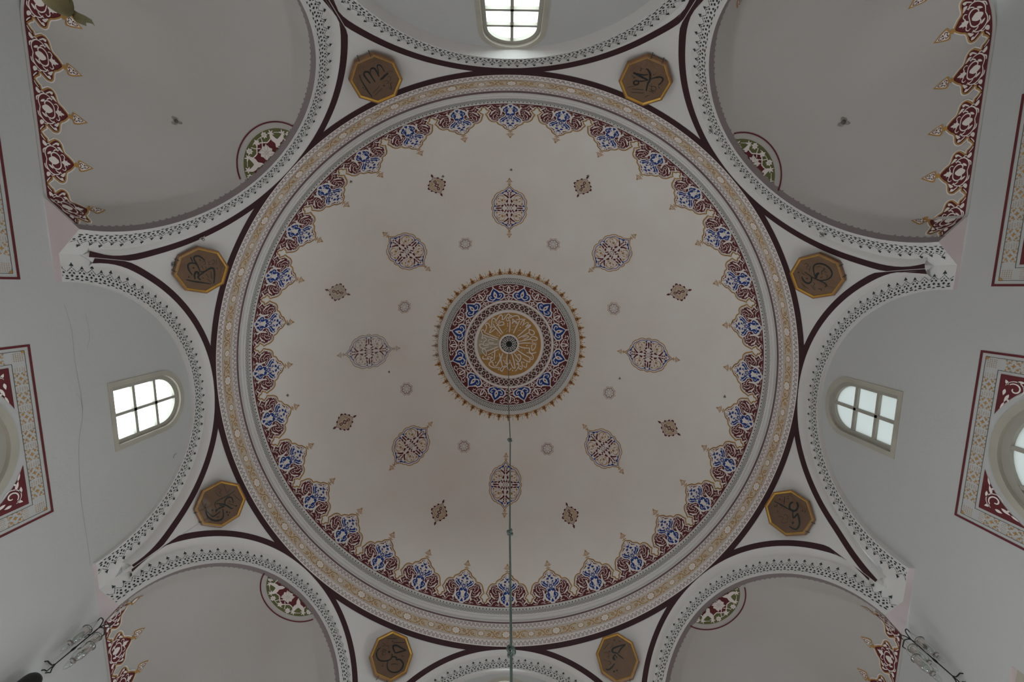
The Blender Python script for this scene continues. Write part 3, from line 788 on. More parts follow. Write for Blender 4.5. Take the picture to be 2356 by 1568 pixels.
# ---- eight small lozenge medallions
CS = 60.4
def lozenge(gk='gold', faded=False):
    d = Draw(); a, b = .0385, .0520; kc = 'brownline' if faded else 'crimson'; kg = 'faded' if faded else 'gold'
    h = cr([(0, 1), (0, 1), (.35, .72), (.62, .58), (.72, .42), (.96, .12), (1.0, 0)], n=4)
    h = [(x * a, y * b) for x, y in h]
    o = h + [(x, -y) for x, y in h[::-1][1:]]; o = o + [(-x, y) for x, y in o[::-1][1:-1]]
    d.fill('beige', o, 1); i0 = len(d.items)
    d.stroke(kc, h, .0022, 3); d.stroke('paint_white', [(x * .93, y * .93) for x, y in h], .0022, 2); d.stroke(kg, [(x * .86, y * .86) for x, y in h], .0014, 3)
    d.fill(kc, [(0, b * .98), (a * .16, b * 1.16), (a * .1, b * 1.2), (a * .1, b * 1.3), (0, b * 1.42)], 3)
    for x, y in ((.50, .73), (.86, .38), (1.04, .06)): d.fill(kc, circ(x * a, y * b, .0058, 8, .0038, -.7), 3)
    d.stroke(kg, [(x * a, y * b) for x, y in cr([(.15, .75), (.45, .45), (.3, .3), (.55, .25), (.8, .05)], n=4)], .0016, 3, .3)
    d.stroke(kg, [(x * a, y * b) for x, y in cr([(.2, .5), (.5, .3), (.55, .05), (.3, .1)], n=4)], .0016, 3, .3)
    d.fill(kc, [(x * a, y * b) for x, y in cr([(0, .62), (.15, .55), (.15, .35), (.08, .24), (0, .24)], n=3)], 3)
    d.fill('beige', [(x * a, y * b) for x, y in [(0, .55), (.07, .48), (.05, .34), (0, .32)]], 4)
    d.fill(kc, [(x * a, y * b) for x, y in [(0, .24), (.16, .12), (.3, .0), (0, 0)]], 3); d.fill('beige', [(x * a, y * b) for x, y in [(0, .13), (.14, 0), (0, 0)]], 4)
    d.mirror(i0); d.mirror(i0, 1)
    return d
mb = MB(); lozenge().emit(mb, dome_map(CS), .05); o = mb.build('painted_lozenge', dome, (0, 0, 0))
o['label'] = 'small beige lozenge medallion edged in dark red'
place_copies(o, dome, [-22.9, 22.4, 67.9, -112.0, 113.2, -156.5, 158.3], 'l')
mb = MB(); lozenge(faded=True).emit(mb, dome_map(CS), .05); o = mb.build('painted_lozenge', dome, (0, 0, 0))
o['label'] = 'faded lozenge medallion gone brown'; o.rotation_euler = (0, 0, math.radians(-69.1))
# ---- eight small stars
CT = 38.1
d = Draw(); R = .0385
d.stroke('gold', star(0, 0, R, R * .80, 8), .0022, 2, closed=True); d.fill('paint_white', star(0, 0, R * .93, R * .74, 8), 1)
d.stroke('crimson', star(0, 0, R * .76, R * .58, 8), .0034, 3, closed=True)
d.stroke('greyline', circ(0, 0, R * .27, 12), .0011, 3, closed=True); d.stroke('greyline', star(0, 0, R * .5, R * .36, 8, .39), .0009, 3, closed=True)
for k in range(8): a = k * math.pi / 4 + .39; d.stroke('greyline', [(R * .27 * math.cos(a), R * .27 * math.sin(a)), (R * .5 * math.cos(a), R * .5 * math.sin(a))], .0009, 3)
mb = MB(); d.emit(mb, dome_map(CT), .05); o = mb.build('painted_star', dome, (0, 0, 0))
o['label'] = 'small eight-pointed star outlined in gold and dark red'
place_copies(o, dome, [-22.8, 22.1, -68.3, 68.0, -111.9, 113.1, -155.9, 158.5], 's')

# ---- central roundel: rings are drawn in polar form, radius = colatitude in radians
rd = lambda c: math.radians(c)
def pol(r, a): return (r * math.sin(a), -r * math.cos(a))
def polmap(x, y, z):
    r = math.hypot(x, y); a = math.atan2(x, -y)
    return Vector((0, 0, DZ)) + adir(math.degrees(a), math.degrees(r)) * (DR - z * LAY)
d = Draw(); N_ = 96
def disc(k, r, z, n=N_): d.fill(k, [pol(r, 2 * math.pi * j / n) for j in range(n)], z)
def ringl(k, r, w, z, n=N_): d.stroke(k, [pol(r, 2 * math.pi * j / n) for j in range(n)], w, z, closed=True)
r_out, r_lat1, r_lat0, r_cr1, r_cr0, r_kn1, r_kn0, r_g, r_w, r_ro = [rd(v) for v in (24.35, 23.05, 21.35, 20.95, 15.45, 14.75, 12.0, 11.05, 3.5, 2.85)]
disc('plaster', r_out, 1); disc('crimson', r_cr1, 2); disc('paint_white', r_cr0, 4); ringl('dark', r_lat1, .0012, 3); ringl('dark', r_lat0 + .002, .0012, 3)
disc('crimson_dark', r_kn1, 5); disc('paint_white', r_kn0, 7); disc('gold', r_g, 8); ringl('crimson_dark', (r_cr1 + .001), .0016, 4)
ringl('paint_white', r_kn1 - .0022, .0018, 6); ringl('paint_white', r_kn0 + .0022, .0018, 6)
disc('paint_white', r_w, 12, 40); disc('dark', r_ro, 13, 40)
def put(dr, ang, r0, z0=0, ws=1.0):
    """place a motif drawn with x sideways, y outwards at radius r0"""
    ca, sa = math.cos(ang), math.sin(ang)
    def fn(x, y):
        yy = r0 + y; a = ang + x / max(yy, .02); return pol(yy, a)
    q = dr.xform(fn, ws)
    q.items = [it[:3] + (it[3] + z0,) + it[4:] for it in q.items]; d.add(q)
# fine lattice ring
u = Draw(); p_ = 2 * math.pi * .39 / 96
for j, y in enumerate((.0045, .0125, .0205, .027)):
    for q in (-.5, 0): u.fill('dark', circ((q + .25 * (j % 2)) * p_, y, .0031, 4, .0036), 4)
u.fill('dark', circ(.25 * p_, .0045, .0021, 4), 4)
for k in range(96): put(u, 2 * math.pi * k / 96, r_lat0)
# twelve blue palmettes with white scrolls between them
H = r_cr1 - r_cr0; w = 2 * math.pi * (r_cr0 + H / 2) / 24
pm = Draw()
pm.fill('paint_white', cr([(0, .0), (.30, .02), (.52, .16), (.62, .34), (.56, .52), (.36, .62), (.22, .74), (.06, .90), (0, 1.0)], n=3) + [(-x, y) for x, y in cr([(0, .0), (.30, .02), (.52, .16), (.62, .34), (.56, .52), (.36, .62), (.22, .74), (.06, .90), (0, 1.0)], n=3)[::-1]], 3)
bl = cr([(0, .04), (.16, .03), (.34, .12), (.48, .22), (.52, .38), (.42, .52), (.28, .52), (.20, .66), (.06, .82), (0, .88)], n=3)
pm.fill('blue', bl + [(-x, y) for x, y in bl[::-1]], 4)
i0 = len(pm.items)
pm.stroke('paint_white', cr([(.02, .24), (.16, .16), (.34, .26), (.38, .40), (.28, .42), (.26, .34)], n=4), .055, 5, .4); pm.fill('paint_white', leaf(.0, .24, .30, .10, .04), 5)
pm.mirror(i0); pm.fill('paint_white', leaf(0, .20, 0, .72, .12), 5); pm.fill('crimson', leaf(0, .34, 0, .52, .04), 6); pm.fill('paint_white', circ(0, 1.0, .06, 6), 5)
pm2 = pm.xform(lambda x, y: (x * H * .98, y * H * .94 + H * .02), H)
sc2 = Draw()
sc2.fill('paint_white', [(0, .95), (.10, .78), (.12, .60), (.05, .42), (0, .40), (-.05, .42), (-.12, .60), (-.10, .78)], 3)
sc2.fill('crimson', leaf(0, .50, 0, .78, .05), 4)
i0 = len(sc2.items)
for pts, w_ in (([(0, .42), (.14, .52), (.30, .62), (.34, .76)], .06), ([(0, .36), (.2, .36), (.36, .44), (.44, .56), (.36, .60)], .055), ([(0, .30), (.12, .18), (.30, .16), (.46, .08)], .05),
               ([(.05, .95), (.22, .86), (.34, .90), (.50, .96), (.62, .88)], .05), ([(0, .0), (.06, .16), (0, .30)], .06), ([(.12, .04), (.26, .10)], .05), ([(.44, .70), (.52, .80), (.62, .78)], .05), ([(.60, .12), (.5, .22), (.42, .2)], .04)):
    sc2.stroke('paint_white', cr(pts, n=4), w_, 3, .4)
for x, y, r in ((.34, .78, .05), (.46, .56, .045), (.2, .68, .035), (.24, .26, .03), (.55, .90, .035)): sc2.fill('paint_white', circ(x, y, r, 7), 3)
sc2.mirror(i0); sc2 = sc2.xform(lambda x, y: (x * H, y * H), H)
for k in range(12):
    put(pm2, 2 * math.pi * (k + .47) / 12, r_cr0); put(sc2, 2 * math.pi * (k + .97) / 12, r_cr0)
# knot ring
H = r_kn1 - r_kn0; kn = Draw(); wd_ = 2 * math.pi * (r_kn0 + H / 2) / 24
for sg in (1, -1):
    kn.stroke('paint_white', [(wd_ * (-.5 + j / 12), H * (.5 + sg * .40 * math.sin(2 * math.pi * j / 12))) for j in range(13)], .0030, 6)
    kn.stroke('paint_white', cr([(wd_ * -.1, H * (.5 - sg * .05)), (0, H * (.5 + sg * .25)), (wd_ * .12, H * (.5 + sg * .1))], n=3), .0026, 6)
    kn.fill('paint_white', circ(wd_ * .25 * sg, H * .5, .0030, 6), 6); kn.fill('paint_white', circ(wd_ * .25 * sg, H * .78, .0024, 6), 6); kn.fill('paint_white', circ(wd_ * .25 * sg, H * .22, .0024, 6), 6)
for k in range(24): put(kn, 2 * math.pi * k / 24, r_kn0)
# gold disc: faded sector and white lettering traced from the wall
fd = []
for j in range(9): fd.append(pol(r_g, math.radians(-110 + 42 * j / 8)))
for j in range(9): fd.append(pol(r_w, math.radians(-68 - 42 * j / 8)))
d.fill('faded', fd, 9)
def roundel_px(x, y):
    q = hit_sphere(1090 + x / 9.2235, 705 + y / 9.2235, DZ, DR) - Vector((0, 0, DZ)); q.normalize()
    r = math.acos(q.z); a = math.atan2(q.x, -q.y); return pol(r, a)
LET = [  # long radial strokes
 ([(415, 360), (440, 420), (520, 510), (585, 590)], 20), ([(510, 395), (560, 480), (618, 565)], 20), ([(768, 280), (768, 400), (755, 540)], 22), ([(975, 290), (920, 400), (838, 565)], 22), ([(1200, 385), (1080, 500), (925, 630)], 22), ([(1180, 540), (1060, 610), (940, 668)], 20),
 ([(1190, 690), (1080, 710), (960, 738)], 20), ([(1210, 770), (1080, 770), (960, 782)], 20), ([(1190, 880), (1060, 870), (960, 842)], 20), ([(1190, 1080), (1060, 1010), (920, 915)], 22), ([(985, 1150), (920, 1070), (855, 985)], 20), ([(880, 1310), (850, 1150), (805, 995)], 22),
 ([(712, 1260), (700, 1140), (712, 1010)], 22), ([(610, 1280), (575, 1130), (540, 990)], 22), ([(480, 1260), (560, 1120), (618, 985)], 22), ([(430, 1130), (445, 1000), (445, 905)], 20), ([(280, 940), (400, 895), (510, 850)], 20), ([(300, 1025), (430, 950), (530, 900)], 18),
 ([(240, 790), (380, 790), (505, 795)], 16), ([(330, 640), (430, 670), (520, 700)], 18), ([(215, 540), (380, 610), (525, 665)], 18), ([(210, 600), (330, 650)], 18),
 # loops
 ([(240, 530), (270, 430), (250, 370), (290, 345), (340, 400), (345, 440)], 18), ([(380, 430), (385, 290), (410, 240), (450, 260), (470, 310)], 20), ([(330, 440), (440, 430), (460, 460), (330, 555), (380, 450)], 18), ([(470, 300), (540, 200), (580, 170), (610, 220), (600, 260)], 20),
 ([(470, 300), (480, 350), (560, 395), (640, 370), (620, 320), (560, 330), (480, 410)], 18), ([(590, 270), (640, 260), (700, 180), (740, 150), (770, 190), (750, 230)], 20), ([(690, 250), (720, 225), (750, 260), (730, 300), (700, 290), (690, 250)], 16), ([(770, 240), (840, 200), (930, 190), (965, 230), (965, 265)], 20),
 ([(900, 275), (1000, 262), (1100, 268)], 18), ([(820, 250), (850, 280), (900, 350), (920, 330), (870, 300), (810, 360), (830, 310), (815, 265)], 16), ([(990, 390), (1020, 310), (1070, 290), (1060, 350), (1030, 410)], 18), ([(1060, 380), (1130, 330), (1160, 350), (1100, 430), (1180, 380), (1210, 400), (1150, 460)], 16),
 ([(1180, 470), (1180, 560), (1240, 600), (1290, 560), (1260, 510), (1180, 480)], 20), ([(1180, 690), (1250, 630), (1330, 650), (1350, 690), (1300, 710), (1190, 690)], 18), ([(1040, 650), (1120, 615), (1165, 640), (1060, 690)], 18), ([(1220, 770), (1300, 780), (1310, 850), (1250, 930), (1230, 870), (1240, 810), (1290, 800)], 18),
 ([(1190, 880), (1180, 950), (1230, 990), (1330, 965)], 22), ([(1120, 975), (1210, 990), (1260, 1050), (1250, 1120), (1190, 1100)], 18), ([(1190, 1080), (1190, 1170), (1120, 1150), (1040, 1100)], 20), ([(1130, 1180), (1110, 1290), (1050, 1250)], 18), ([(930, 1030), (960, 1010), (1000, 1060), (980, 1150), (930, 1160), (880, 1110)], 20),
 ([(1080, 1190), (1010, 1170), (1030, 1240), (1010, 1330), (950, 1290), (960, 1230), (910, 1220), (940, 1190), (960, 1240), (930, 1310), (880, 1370)], 18), ([(880, 1310), (830, 1290), (780, 1180)], 18), ([(712, 1260), (640, 1300), (600, 1370), (560, 1330), (600, 1280)], 20), ([(712, 1270), (745, 1350), (800, 1300)], 18),
 ([(740, 1120), (770, 1150), (740, 1210), (670, 1200), (660, 1140)], 18), ([(610, 1280), (680, 1250)], 18), ([(480, 1260), (420, 1250), (400, 1180), (340, 1180), (330, 1240), (420, 1290), (530, 1290)], 20), ([(430, 1130), (370, 1150), (350, 1110), (400, 1080), (310, 1060), (290, 1090), (330, 1110)], 18),
 ([(320, 1110), (240, 1110), (190, 1100), (200, 1050)], 20), ([(260, 1050), (180, 940), (210, 890), (260, 940), (265, 1040)], 18), ([(320, 850), (180, 880), (120, 820), (140, 790), (200, 800)], 18), ([(165, 670), (190, 600), (160, 510), (200, 490), (230, 540)], 18),
 ([(170, 680), (220, 650), (270, 700), (220, 740), (200, 800), (230, 820), (320, 815)], 18), ([(430, 720), (340, 690), (310, 720), (330, 760), (430, 760)], 16), ([(500, 700), (380, 660), (340, 630)], 16),
]
for pts, w_ in LET: d.stroke('paint_white', [roundel_px(*p) for p in cr(pts, n=4)], w_ / 9.2235 / 950 * 2.75, 10, .25)
for x, y in ((428, 318), (548, 298), (520, 322), (718, 362), (720, 402), (795, 190), (990, 440), (1128, 820), (955, 890), (388, 1022), (465, 1180), (540, 1298), (525, 1330), (990, 1265), (1218, 1075), (825, 1355), (160, 735), (630, 1140), (540, 615), (1248, 735)):
    d.fill('paint_white', [roundel_px(*p) for p in circ(x, y, 14, 7)], 10)
for a, b, c_, e_ in ((340, 300, 330, 345), (630, 195, 668, 158), (635, 505, 705, 450), (690, 540, 720, 490), (790, 490, 845, 485), (820, 415, 880, 408), (500, 540, 498, 610), (120, 700, 130, 750), (345, 830, 375, 865), (600, 1090, 675, 1075), (1310, 740, 1350, 815), (470, 1050, 525, 1045), (905, 1000, 920, 960), (945, 500, 1020, 500), (1020, 910, 1022, 950), (1075, 880, 1075, 930)):
    d.stroke('paint_white', [roundel_px(a, b), roundel_px(c_, e_)], .0016, 10)
# tracery of the small centre rose
for k in range(8):
    a = 2 * math.pi * k / 8
    t = Draw(); q = r_ro
    t.stroke('paint_white', cr([(0, .38 * q), (.20 * q, .52 * q), (.16 * q, .76 * q), (0, .90 * q), (-.16 * q, .76 * q), (-.20 * q, .52 * q), (0, .38 * q)], n=3), .0026, 14)
    t.fill('paint_white', leaf(0, .5 * q, 0, .82 * q, .0030), 14); t.fill('paint_white', circ(.33 * q, .80 * q, .0026, 6), 14); t.stroke('paint_white', [(.2 * q, .62 * q), (.30 * q, .9 * q)], .0020, 14)
    ca, sa = math.cos(a), math.sin(a)
    d.add(t.xform(lambda x, y: (x * ca - y * sa, x * sa + y * ca)))
# gold crest of flames round the roundel
fl = Draw(); FH = rd(26.6) - r_out; fw = 2 * math.pi * .44 / 48
fl.fill('gold', cr([(-.5, .02), (-.5, .16), (-.34, .30), (-.30, .46), (-.14, .52), (-.08, .78), (-.10, .80), (0, 1.02), (0, 1.02), (.10, .80), (.08, .78), (.14, .52), (.30, .46), (.34, .30), (.5, .16), (.5, .02)], n=3), 2)
fl.fill('gold', [(-.54, .1), (-.5, .62), (-.53, .66), (-.5, .92), (-.46, .66), (-.48, .62), (-.44, .1)], 2); 
i0 = len(fl.items)
fl.fill('paint_white', circ(.27, .22, .07, 6, .10), 3); fl.fill('paint_white', circ(.40, .10, .045, 6, .05), 3); fl.fill('paint_white', circ(.2, .40, .04, 5, .06), 3)
fl.mirror(i0); fl.fill('crimson', [(-.12, .12), (-.12, .32), (0, .56), (.12, .32), (.12, .12), (0, .05)], 3); fl.fill('gold', circ(0, .22, .06, 6, .10), 4)
fl = fl.xform(lambda x, y: (x * fw, y * FH + .001), fw)
for k in range(48):
    a = 2 * math.pi * k / 48
    if -98 < ((math.degrees(a) + 180) % 360 - 180) < -68:
        f2 = Draw(); f2.items = [(it[0], {'gold': 'faded', 'crimson': 'brownline'}.get(it[1], it[1])) + it[2:] for it in fl.items]; put(f2, a, r_out)
    else: put(fl, a, r_out)
mb = MB(); d.emit(mb, polmap, .05)
o = mb.build('painted_roundel', dome, (0, 0, 0))
o['label'] = 'gold centre roundel with white lettering inside rings of blue palmettes and lattice'

# ---- painted bands on the drum: x = angle in radians, y = height
def drum_map(x, y, z):
    r = RB - z * LAY; return Vector((r * math.sin(x), -r * math.cos(x), y))
HB = 1.5125 - ZRING
dz_ = lambda f: ZRING + HB * f
d = Draw()
def hline(k, z, w, lay=2): d.stroke(k, [(2 * math.pi * j / 288, z) for j in range(289)], w, lay)
for f in (.285, .325, .70, .74): hline('brownline', dz_(f), .0009, 3)
# beige ground of the floral stripe
for j in range(96):
    a0, a1 = 2 * math.pi * j / 96, 2 * math.pi * (j + 1) / 96
    d.fill('beige', [(a0, dz_(.335)), (a1, dz_(.335)), (a1, dz_(.69)), (a0, dz_(.69))], 1)
P_ = 2 * math.pi / 384
for k in range(384):
    a = k * P_; i0 = len(d.items)
    for f0, f1 in ((.03, .265), (.76, .985)):
        h = f1 - f0; sg = 1 if f0 < .5 else -1; g0 = f0 if sg > 0 else f1; Y = lambda t: dz_(g0 + sg * h * t)
        d.fill('violet', [(a - .26 * P_, Y(.16)), (a - .06 * P_, Y(.12)), (a - .06 * P_, Y(.30)), (a - .26 * P_, Y(.30))], 2)
        d.fill('violet', [(a + .08 * P_, Y(.12)), (a + .28 * P_, Y(.16)), (a + .28 * P_, Y(.30)), (a + .08 * P_, Y(.30))], 2)
        d.fill('violet', [(a, Y(.34)), (a + .13 * P_, Y(.46)), (a, Y(.58)), (a - .13 * P_, Y(.46))], 2)
        d.fill('violet', [(a + .5 * P_, Y(.66)), (a + .62 * P_, Y(.78)), (a + .5 * P_, Y(.9)), (a + .38 * P_, Y(.78))], 2)
        d.stroke('violet', [(a + .22 * P_, Y(.40)), (a + .36 * P_, Y(.72))], .0016 , 2); d.stroke('violet', [(a + .78 * P_, Y(.40)), (a + .64 * P_, Y(.72))], .0016, 2)
# scrolling gold flowers
FP = 2 * math.pi / 64; gm = .5125
for k in range(64):
    a = k * FP; Y = lambda t: dz_(.335 + .355 * t); big = 1.0 if k % 2 == 0 else .74
    d.fill('gold', circ(a, dz_(gm), .0185 * big, 12, .0180 * big), 2)
    d.fill('paint_white', star(a, dz_(gm), .0165 * big, .0128 * big, 8), 3); d.stroke('beige', circ(a, dz_(gm), .005 * big, 8), .0012, 4, closed=True)
    sg = 1 if k % 2 == 0 else -1
    X = lambda t: a + FP * t; T = lambda t: Y(.5 + sg * (t - .5))
    d.stroke('gold', cr([(X(.14), T(.2)), (X(.3), T(.12)), (X(.45), T(.3)), (X(.5), T(.6)), (X(.62), T(.86)), (X(.8), T(.84))], n=4), .0042, 2, .5)
    d.stroke('gold', cr([(X(.2), T(.85)), (X(.34), T(.75)), (X(.40), T(.5)), (X(.32), T(.36))], n=4), .0040, 2, .5)
    d.stroke('gold', cr([(X(.8), T(.15)), (X(.66), T(.25)), (X(.62), T(.5)), (X(.72), T(.62))], n=4), .0040, 2, .5)
    for x, y, r in ((.30, .60, .0042), (.52, .20, .0040), (.70, .42, .0044), (.46, .86, .0042), (.24, .10, .0034), (.82, .92, .0034), (.58, .68, .0034)):
        d.fill('gold', circ(X(x), T(y), r, 5, r * .9, .5), 2)
mb = MB(); d.emit(mb, drum_map, .06)
o = mb.build('painted_frieze', drum, (0, 0, 0)); o['label'] = 'band of gold flowers between two dotted lavender stripes'
# dark fine lattice just under the dome
d = Draw(); P_ = 2 * math.pi / 448
def lat_map(x, y, z):
    r = sphz(y) - .0006 - z * LAY * .6; return Vector((r * math.sin(x), -r * math.cos(x), y))
z0_, h_ = 1.5515, .0262
for k in range(448):
    a = k * P_; Y = lambda t: z0_ + h_ * t
    d.fill('dark', [(a - .22 * P_, Y(.74)), (a + .22 * P_, Y(.74)), (a + .10 * P_, Y(.88)), (a + .10 * P_, Y(1)), (a - .10 * P_, Y(1)), (a - .10 * P_, Y(.88))], 2)
    d.fill('dark', [(a + .36 * P_, Y(.60)), (a + .64 * P_, Y(.60)), (a + .5 * P_, Y(.74))], 2)
    for x, y, r in ((0, .56, .14), (.5, .40, .14), (0, .24, .14), (.25, .48, .10), (.75, .48, .10), (.25, .30, .10), (.75, .30, .10), (.25, .12, .09), (.75, .12, .09), (.5, .06, .10)):
        d.fill('dark', circ(a + x * P_, Y(y), r * P_, 4, .0019), 2)
mb = MB(); d.emit(mb, lat_map, .06); o = mb.build('painted_lattice', drum, (0, 0, 0)); o['label'] = 'fine dark green dotted lattice band'

# ---- lattice stencilled on the eight arches
LU = Draw()      # one repeat: tall tip at x = 0, short tips at x = +-.5 ; y 0..1
def spade(x, y, s):
    return [(x, y + .10 * s), (x + .028 * s, y + .03 * s), (x + .075 * s, y - .035 * s), (x + .066 * s, y - .075 * s), (x + .02 * s, y - .058 * s), (x, y - .085 * s), (x - .02 * s, y - .058 * s), (x - .066 * s, y - .075 * s), (x - .075 * s, y - .035 * s), (x - .028 * s, y + .03 * s)]
LU.fill('dark', spade(0, .88, 1.25)); LU.fill('dark', [(0, .79), (.045, .705), (0, .725), (-.045, .705)]); LU.fill('dark', spade(.5, .75, 1.05))
for a, b in (((.045, .69), (.225, .50)), ((.46, .665), (.275, .50))):
    for sg in (1, -1):
        d0 = (a[0] * sg, a[1]); d1 = (b[0] * sg, b[1])
        if a[0] > .4 and sg < 0: d0 = (1 - a[0] - 0, a[1]); d0 = (a[0] - 1 + .08, a[1]); d1 = (-.275 + 0, .50); d0 = (-.46, .665)
        for q0, q1 in ((0, .46), (.54, 1)): LU.stroke('dark', [(d0[0] + (d1[0] - d0[0]) * q0, d0[1] + (d1[1] - d0[1]) * q0), (d0[0] + (d1[0] - d0[0]) * q1, d0[1] + (d1[1] - d0[1]) * q1)], .024, 1)
for x0 in (0, .5):
    LU.fill('dark', circ(x0, .55 + (.03 if x0 else 0), .042, 4, .046)); LU.fill('dark', star(x0, .275, .088, .052, 4)); LU.fill('dark', [(x0 - .100, .025), (x0 + .100, .025), (x0, .105)])
for sg in (1, -1):
    LU.fill('dark', circ(.105 * sg, .425, .070, 6, .050, .6 * -sg)); LU.fill('dark', circ(.395 * sg, .45, .066, 6, .050, .6 * sg)); LU.fill('dark', circ(.25 * sg, .245, .074, 6, .056, .5 * sg)); LU.fill('dark', circ(.25 * sg, .115, .115, 8, .040))
for A in arches:
    s1, z1, ri = A.i; hl = .0440 if A.diag else .0430; r0 = ri + (.010 if A.diag else .003)
    total = math.pi * (r0 + hl * .3) + 2 * max(0, z1 - ZS); n = 26; per = total / n; dl = Draw()
    def lmap(x, y, z, A=A, s1=s1, z1=z1, r0=r0, total=total):
        half = math.pi * (r0 + hl * .3) / 2; u = x - total / 2
        if u < -half: q = (s1 - r0 - y, z1 - (-half - u))
        elif u > half: q = (s1 + r0 + y, z1 - (u - half))
        else: a = math.pi / 2 - u / half * math.pi / 2; q = (s1 + (r0 + y) * math.cos(a), z1 + (r0 + y) * math.sin(a))
        return alocal(A, max(-A.b + .001, min(A.b - .001, q[0])), -.0004 - z * LAY, max(ZS + .0002, q[1]))
    for k in range(n):
        dl.add(LU.xform(lambda x, y: ((k + .5 + x) * per, y * hl), per))
    mb = MB(); dl.emit(mb, lmap, .05, keep=lambda x, y: 0 < x < total); o = mb.build('painted_lattice', A.ob, (0, 0, 0)); o['label'] = 'dark green lattice stencil with spade tips'

# ---- crests and green roundels in the corner vaults
VC = Draw()
HO = [(0, .60), (0, .60), (.07, .55), (.135, .49), (.135, .49), (.19, .42), (.275, .392), (.275, .392), (.30, .39), (.365, .374), (.415, .33), (.421, .27), (.421, .27), (.37, .205), (.33, .163), (.345, .135), (.40, .125), (.40, .125), (.43, .085), (.466, .055), (.5, .03), (.5, .03)]
ho = cr(HO, n=4)
VC.fill('crimson', ho + [(.5, 0), (0, 0)], 1); i1 = len(VC.items)
VC.stroke('paint_white', [(max(.002, x), y) for x, y in offset(ho, .028)], .020, 3); VC.stroke('gold', ho, .024, 4)
def vs(pts, w, t=.4): VC.stroke('paint_white', cr(pts, n=4), w, 2, t)
def vf(pts): VC.fill('paint_white', cr(pts, True, 3), 2)
vf([(0, .52), (.035, .46), (.06, .47), (.045, .43), (.09, .40), (.04, .39), (0, .36)]); vs([(0, .34), (.10, .33), (.16, .27), (.15, .20), (.09, .17), (.06, .20)], .024)
vf([(0, .30), (.05, .27), (.08, .21), (.05, .15), (0, .12)]); vs([(.0, .08), (.12, .06), (.22, .10), (.28, .18), (.26, .27), (.20, .31)], .022); vf([(.20, .40), (.24, .34), (.28, .30), (.30, .35), (.26, .38)])
vs([(.18, .22), (.22, .26), (.23, .33)], .022); vf([(.28, .12), (.33, .09), (.35, .05), (.29, .04), (.25, .08)]); vs([(.22, .10), (.17, .04), (.10, .03)], .022); vf([(.10, .10), (.15, .13), (.17, .18), (.12, .16)])
vs([(.30, .22), (.34, .27), (.37, .30)], .024); vf([(.32, .33), (.37, .35), (.38, .31), (.35, .28)]); vs([(.36, .10), (.42, .05), (.46, .03)], .018); vs([(.27, .20), (.31, .16), (.30, .12)], .020)
vs([(.06, .40), (.12, .42), (.16, .39), (.14, .35)], .018)
VC.mirror(0)
vp = Draw(); vp.fill('gold', [(0, .57), (.045, .60), (.05, .635), (.03, .655), (-.03, .655), (-.05, .635), (-.045, .60)], 4)
hp = cr([(0, .64), (.04, .665), (.10, .675), (.125, .70), (.125, .70), (.105, .77), (.065, .85), (0, .965), (0, .965)], n=4)
vp.fill('gold', hp + [(-x, y) for x, y in hp[::-1]], 2)
hq = [(x * .72, .765 + (y - .765) * .74) for x, y in hp]; vp.fill('paint_white', hq + [(-x, y) for x, y in hq[::-1]], 3)
for sg in (1, -1):
    vp.stroke('crimson_dark', cr([(0, .72), (.035 * sg, .70), (.06 * sg, .73), (.03 * sg, .755)], n=3), .015, 4); vp.fill('crimson_dark', leaf(.005 * sg, .77, .05 * sg, .80, .012), 4); vp.stroke('crimson_dark', [(.01 * sg, .80), (.035 * sg, .82), (0, .87)], .013, 4)
VC.add(vp)
